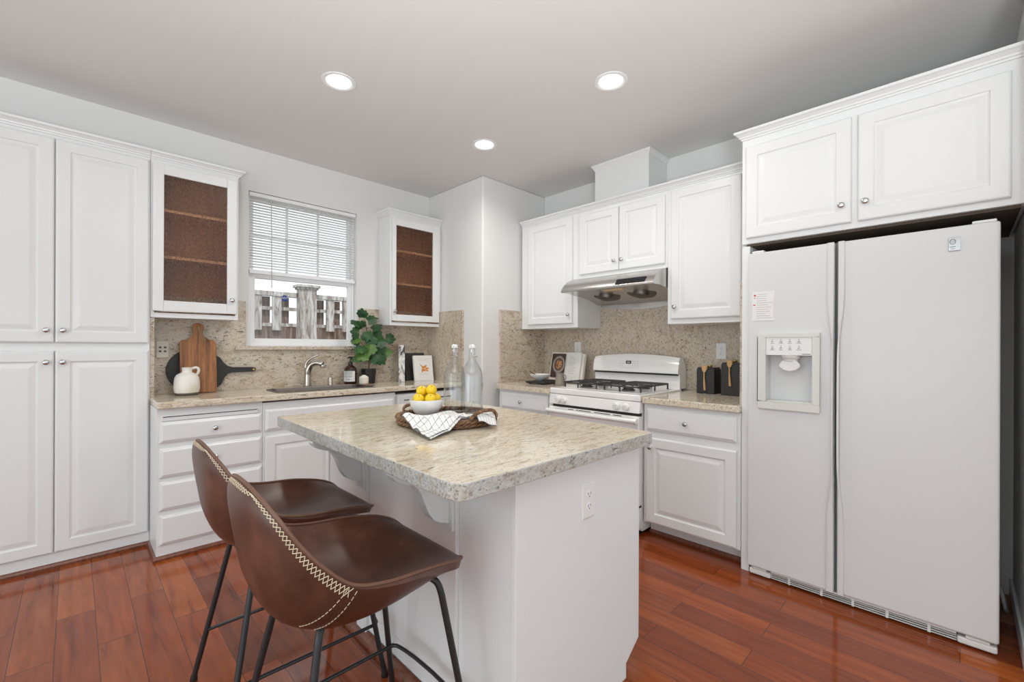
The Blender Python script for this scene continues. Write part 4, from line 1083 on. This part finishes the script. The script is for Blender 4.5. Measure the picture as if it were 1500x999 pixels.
mb = MB(); page(mb, .155, .0, .045, .252, -.16, 0, -.024, .030); mb.build('page_block', PAGE, CB)
PHOTO = mat('food_photo', (.06, .035, .03), .4)
mb = MB(); page(mb, -.190, .030, .175, .220, -.10, 0, .0015, .001)
ph = mb.build('photo_plate', PHOTO, CB); ph.location = (0, -.0050, 0)
def disc_on_page(cx, cz, r, name, m_, dy):
    ca, sa = math.cos(-.10), math.sin(-.10); v = []
    for k in range(24):
        u = cx+r*math.cos(k*PI/12); h = cz+r*math.sin(k*PI/12); v.append((-.205+u*ca, u*sa+h*.20-dy, h))
    return MB().add(v, [tuple(range(24))]).build(name, m_, CB)
disc_on_page(.115, .150, .078, 'plate_print', mat('plate_grey', (.34, .29, .27), .4), .0118)
disc_on_page(.115, .150, .058, 'plate_inner_print', mat('plate_dark', (.10, .065, .05), .4), .0124)
FOOD = mat('food_print', rough=.5)
g = noise(FOOD, mapped(FOOD), 70, 3)
lk(FOOD, ramp(FOOD, g.outputs[0], [(.38, (.14, .05, .02)), (.5, (.50, .24, .09)), (.62, (.75, .60, .42))]).outputs[0], bsdf(FOOD).inputs['Base Color'])
disc_on_page(.118, .150, .040, 'food_print', FOOD, .0130)
mb = MB(); ca, sa = math.cos(-.16), math.sin(-.16)
for k in range(12):
    h = .225-k*.014; u0, u1 = .03, .03+.09*(.7+.3*((k*7) % 5)/4)
    v = [(u0*ca, u0*sa+h*.20-.0207, h), (u1*ca, u1*sa+h*.20-.0207, h), (u1*ca, u1*sa+(h+.002)*.20-.0207, h+.003), (u0*ca, u0*sa+(h+.002)*.20-.0207, h+.003)]
    mb.add(v, [(0, 1, 2, 3)])
mb.build('text_lines', mat('page_print', (.50, .47, .44), .7), CB)
MB().box(-.12, .10, -.012, .10, -.010, -.001).build('easel_base', BLACKW, CB)
# mug / pitcher
MG = thing('stoneware_pitcher', 'small grey stoneware pitcher beside the open cookbook', 'pitcher', (2.93, 2.385, ZT), RZ)
MB().lathe([(.0001, 0), (.040, 0), (.043, .004), (.040, .05), (.034, .085), (.035, .10), (.037, .102), (.032, .101), (.030, .085), (.030, .06), (.0001, .05)], 28).build('body', PEWTER, MG, smooth=True)
MB().tube(crom([(.033, 0, .088), (.055, 0, .086), (.062, 0, .065), (.052, 0, .042), (.039, 0, .036)], 5), .0045, 8).build('handle', PEWTER, MG, smooth=True)
MB().add([(-.030, -.012, .101), (-.047, 0, .104), (-.030, .012, .101), (-.034, 0, .080)], [(0, 1, 3), (1, 2, 3), (0, 2, 1)]).build('spout', PEWTER, MG)

# ------------------------------------------------------------------ canisters right of the range
def canister(label, y_, h_, s_, x_):
    c = thing('canister', label, 'canister', (x_, y_, ZT), RZ, 'black canisters')
    MB().box(-s_/2, s_/2, -s_/2, s_/2, 0, h_).build('body', BLACKW, c, bevel=.003)
    MB().box(-s_/2+.004, s_/2-.004, -s_/2+.004, s_/2-.004, h_+.0004, h_+.010).build('lid', BLACKW, c, bevel=.002)
    MB().lathe([(.0001, h_+.028), (.012, h_+.028), (.018, h_+.024), (.018, h_+.018), (.010, h_+.012), (.010, h_+.0103)], 18, (.004, .01, 0)).build('lid_knob', GOLD, c, smooth=True)
    MB().box(-.022, .014, -s_/2-.004, -s_/2+.02, h_-.004, h_+.022).build('clip', GOLD, c, bevel=.002)
    mb = MB(); zt_ = h_+.002
    mb.tube([(-.004, -s_/2-.008, zt_-.02), (-.005, -s_/2-.008, zt_-.06), (-.003, -s_/2-.008, zt_-.10), (.0, -s_/2-.008, zt_-.145)], [.005, .0045, .007, .0085], 8)
    mb.ball((.0, -s_/2-.008, zt_-.146), .0085, .006, .006, 10, 8)
    mb.prism([(-.020, zt_+.018), (.010, zt_+.018), (.012, zt_-.004), (.004, zt_-.022), (-.012, zt_-.022), (-.020, zt_-.004)], -s_/2-.0095, -s_/2-.0045, 'y')
    mb.build('wooden_spoon', SPOON, c, smooth=True)
canister('shorter square black canister with wooden spoon, nearer the range', 1.262, .172, .122, 3.215)
canister('taller square black canister with wooden spoon, beside the fridge panel', 1.090, .212, .122, 3.205)

# ------------------------------------------------------------------ tray with towel, bowl, lemons and bottles on the island
TX, TY = 1.15, 1.56
TR = thing('wicker_tray', 'round woven wicker tray with loop handles on the island', 'tray', (TX, TY, ZT))
def weave(R0, z, r, n, ph, amp=.006, strands=3, squash=1):
    mb = MB()
    for s_ in range(strands):
        pth = []
        for k in range(120):
            a = 2*PI*k/120; b = n*a+ph+2*PI*s_/strands
            rr_ = R0+amp*math.cos(b); pth.append((rr_*math.cos(a), rr_*math.sin(a), z+amp*.9*math.sin(b)))
        mb.tube(pth, r, 6, closed=True)
    return mb
weave(.205, .012, .0055, 16, 0, .0055).build('rim_braid', WICK, TR, smooth=True)
weave(.209, .029, .0055, 18, 1, .0060).build('rim_braid', WICK, TR, smooth=True)
mb = MB()
for k in range(11):
    rr_ = .014+k*.018; mb.tube([(rr_*math.cos(a*PI/24), rr_*math.sin(a*PI/24), .0088+.002*math.cos(a*1.7+k)) for a in range(48)], .0062, 6, closed=True)
for k in range(16):
    a = k*PI/8; mb.tube([(0, 0, .005), (.2*math.cos(a), .2*math.sin(a), .005)], .004, 6)
mb.build('woven_base', WICK, TR, smooth=True)
def loop_handle(ang, w_, h_):
    mb = MB(); tx, ty = -math.sin(ang), math.cos(ang); ox, oy = math.cos(ang), math.sin(ang)
    for s_ in range(3):
        pth = []
        for k in range(41):
            a = PI*k/40; u = w_*math.cos(a); hh = h_*math.sin(a)**.75; b = 9*a+2*PI*s_/3
            rr_ = .209+.022*math.sin(a)+.004*math.cos(b)
            pth.append((ox*rr_+tx*u, oy*rr_+ty*u, .034+hh+.004*math.sin(b)))
        mb.tube(pth, .0042, 6)
    mb.build('loop_handle', WICK, TR, smooth=True)
loop_handle(math.radians(-84), .070, .036)
loop_handle(math.radians(98), .065, .022)
# towel: folded, two layers, draped over the front of the tray
def towel_mesh():
    bm = bmesh.new(); uvl = bm.loops.layers.uv.new('UVMap'); nu, nv = 40, 18
    A, B_, C_, D_ = Vector((.925, 1.555)), Vector((.865, 1.285)), Vector((1.155, 1.405)), Vector((1.200, 1.600))
    g_ = []
    for lay in range(2):
        grid = []
        for i in range(nu+1):
            row = []
            for k in range(nv+1):
                u, v = i/nu, k/nv
                p = (A.lerp(D_, u)).lerp(B_.lerp(C_, u), v)
                if lay == 1: p = p + Vector((.006, -.006))
                d = math.hypot(p.x-TX, p.y-TY)
                z = .029 if d < .17 else (.029+.018*min(1, (d-.17)/.03) if d < .215 else max(.008, .047-.6*(d-.215)))
                z += .0035*math.sin(9*u+5*v)+.002*math.sin(23*v+4*u) + (.005 if lay == 0 else 0)
                if lay == 0 and abs(v-.62) < .16: z += .008*math.cos((v-.62)/.16*PI/2)
                row.append(bm.verts.new((p.x-TX, p.y-TY, z+.002)))
            grid.append(row)
        for i in range(nu):
            for k in range(nv):
                f = bm.faces.new((grid[i][k], grid[i+1][k], grid[i+1][k+1], grid[i][k+1])); f.smooth = True
                for lp, (a, b) in zip(f.loops, ((i, k), (i+1, k), (i+1, k+1), (i, k+1))): lp[uvl].uv = (a/nu, b/nv)
    # tail beyond the right handle
    grid = []; A, B_, C_, D_ = Vector((1.180, 1.485)), Vector((1.12, 1.315)), Vector((1.185, 1.285)), Vector((1.290, 1.435))
    for i in range(13):
        row = []
        for k in range(9):
            u, v = i/12, k/8; p = (A.lerp(D_, u)).lerp(B_.lerp(C_, u), v); d = math.hypot(p.x-TX, p.y-TY)
            z = .030 if d < .17 else (.030+.020*min(1, (d-.17)/.03) if d < .225 else max(.006, .050-.8*(d-.225)))
            row.append(bm.verts.new((p.x-TX, p.y-TY, z+.003*math.sin(8*u+6*v)+.002)))
        grid.append(row)
    for i in range(12):
        for k in range(8):
            f = bm.faces.new((grid[i][k], grid[i+1][k], grid[i+1][k+1], grid[i][k+1])); f.smooth = True
            for lp, (a, b) in zip(f.loops, ((i, k), (i+1, k), (i+1, k+1), (i, k+1))): lp[uvl].uv = (a/24, b/14)
    me = bpy.data.meshes.new('tea_towel'); bm.to_mesh(me); bm.free(); me.materials.append(CLOTH)
    o = bpy.data.objects.new('tea_towel', me); COL.objects.link(o); o.location = (TX, TY, ZT)
    sd = o.modifiers.new('s', 'SOLIDIFY'); sd.thickness = .0025
    return tag(o, 'white tea towel with thin dark grid, folded over the wicker tray', 'towel')
towel_mesh()
# bowl and lemons
BO = thing('fruit_bowl', 'deep white bowl filled with lemons on the wicker tray', 'bowl', (1.117, 1.672, ZT+.0172))
MB().lathe([(.0001, .004), (.032, .002), (.036, .0), (.038, .004), (.056, .018), (.069, .042), (.0745, .070), (.0735, .073), (.0715, .070), (.066, .043), (.053, .021), (.030, .009), (.0001, .008)], 40).build('bowl', CERAM, BO, smooth=True)
rl_ = random.Random(4)
def pol(d, r): return r*math.cos(math.radians(d)), r*math.sin(math.radians(d))
lem = [(*pol(-130, .0415), .074, 'lemon at the front left of the white bowl'), (*pol(-54, .0415), .076, 'lemon at the front right of the white bowl'),
       (*pol(18, .0415), .075, 'lemon at the far right edge of the white bowl'), (*pol(90, .0415), .074, 'lemon at the back of the white bowl'), (*pol(160, .0415), .073, 'lemon at the far left edge of the white bowl'),
       (.021, .010, .112, 'upper right lemon on top of the heap in the white bowl'), (-.025, .022, .106, 'upper left lemon on top of the heap in the white bowl')]
for i, (x_, y_, z_, lab) in enumerate(lem):
    # offsets along screen right / depth
    wx = x_*.712 + y_*.70; wy = -x_*.70 + y_*.712
    r_ = .0236+.0008*rl_.random()
    def fn(q): 
        k = 1+.10*max(0, abs(q.x)-.75)*4
        return Vector((q.x, q.y, q.z*1.03*(k if abs(q.z) > .75 else 1))) if False else Vector((q.x*1.07*(1+.10*max(0, abs(q.x)-.8)*5), q.y, q.z))
    L = thing('lemon', 'yellow '+lab, 'lemon', (1.117+wx, 1.672+wy, ZT+.0172+z_-.027), 0, 'lemons in the bowl')
    MB().ball((0, 0, .027), r_, r_, r_, 22, 14, fn=fn).build('peel', LEMON, L, smooth=True, rot=(0, rl_.uniform(-.4, .4), rl_.uniform(0, PI)) if False else (0, 0, rl_.uniform(0, PI)))
    MB().lathe([(.0001, 0), (.003, 0), (.002, .002), (.0001, .0022)], 8).build('stem_end', STEM, L, loc=(-.010, -.016, .027+r_*.80))
# swing-top bottles
def sbottle(label, x_, y_):
    b = thing('glass_bottle', label, 'bottle', (x_, y_, ZT+.0172), math.radians(35), 'swing-top glass bottles')
    R_ = .0490
    outer = [(.0001, .004), (.036, .002), (.043, .0), (R_, .006), (R_, .168), (.047, .186), (.040, .208), (.028, .230), (.019, .246), (.0150, .258), (.0138, .285), (.0165, .288), (.0165, .296), (.0140, .300)]
    inner = [(.0105, .300), (.0108, .259), (.0155, .245), (.0245, .229), (.0365, .206), (.0435, .185), (.0455, .167), (.0455, .010), (.036, .007), (.0001, .008)]
    MB().lathe(outer+inner, 32).build('glass', BOTTLE, b, smooth=True)
    MB().lathe([(.0001, .301), (.0145, .301), (.0155, .305), (.0135, .314), (.007, .317), (.0001, .3175)], 20).build('stopper', CERAM, b, smooth=True)
    mb = MB()
    for s_ in (-1, 1): mb.tube(crom([(s_*.0155, 0, .262), (s_*.021, -.004, .285), (s_*.017, 0, .308), (s_*.006, 0, .318)], 4), .0012, 6)
    mb.tube([(.0165*math.cos(k*PI/8), .0165*math.sin(k*PI/8), .262) for k in range(16)], .0013, 6, closed=True)
    mb.tube(crom([(-.0155, 0, .275), (-.010, -.022, .262), (.010, -.022, .262), (.0155, 0, .275)], 4), .0012, 6)
    mb.build('wire_bail', CHROME, b, smooth=True)
sbottle('clear swing-top glass bottle behind, next to the white bowl of lemons', 1.247, 1.637)
sbottle('clear swing-top glass bottle in front, above the loop handle of the tray', 1.259, 1.527)
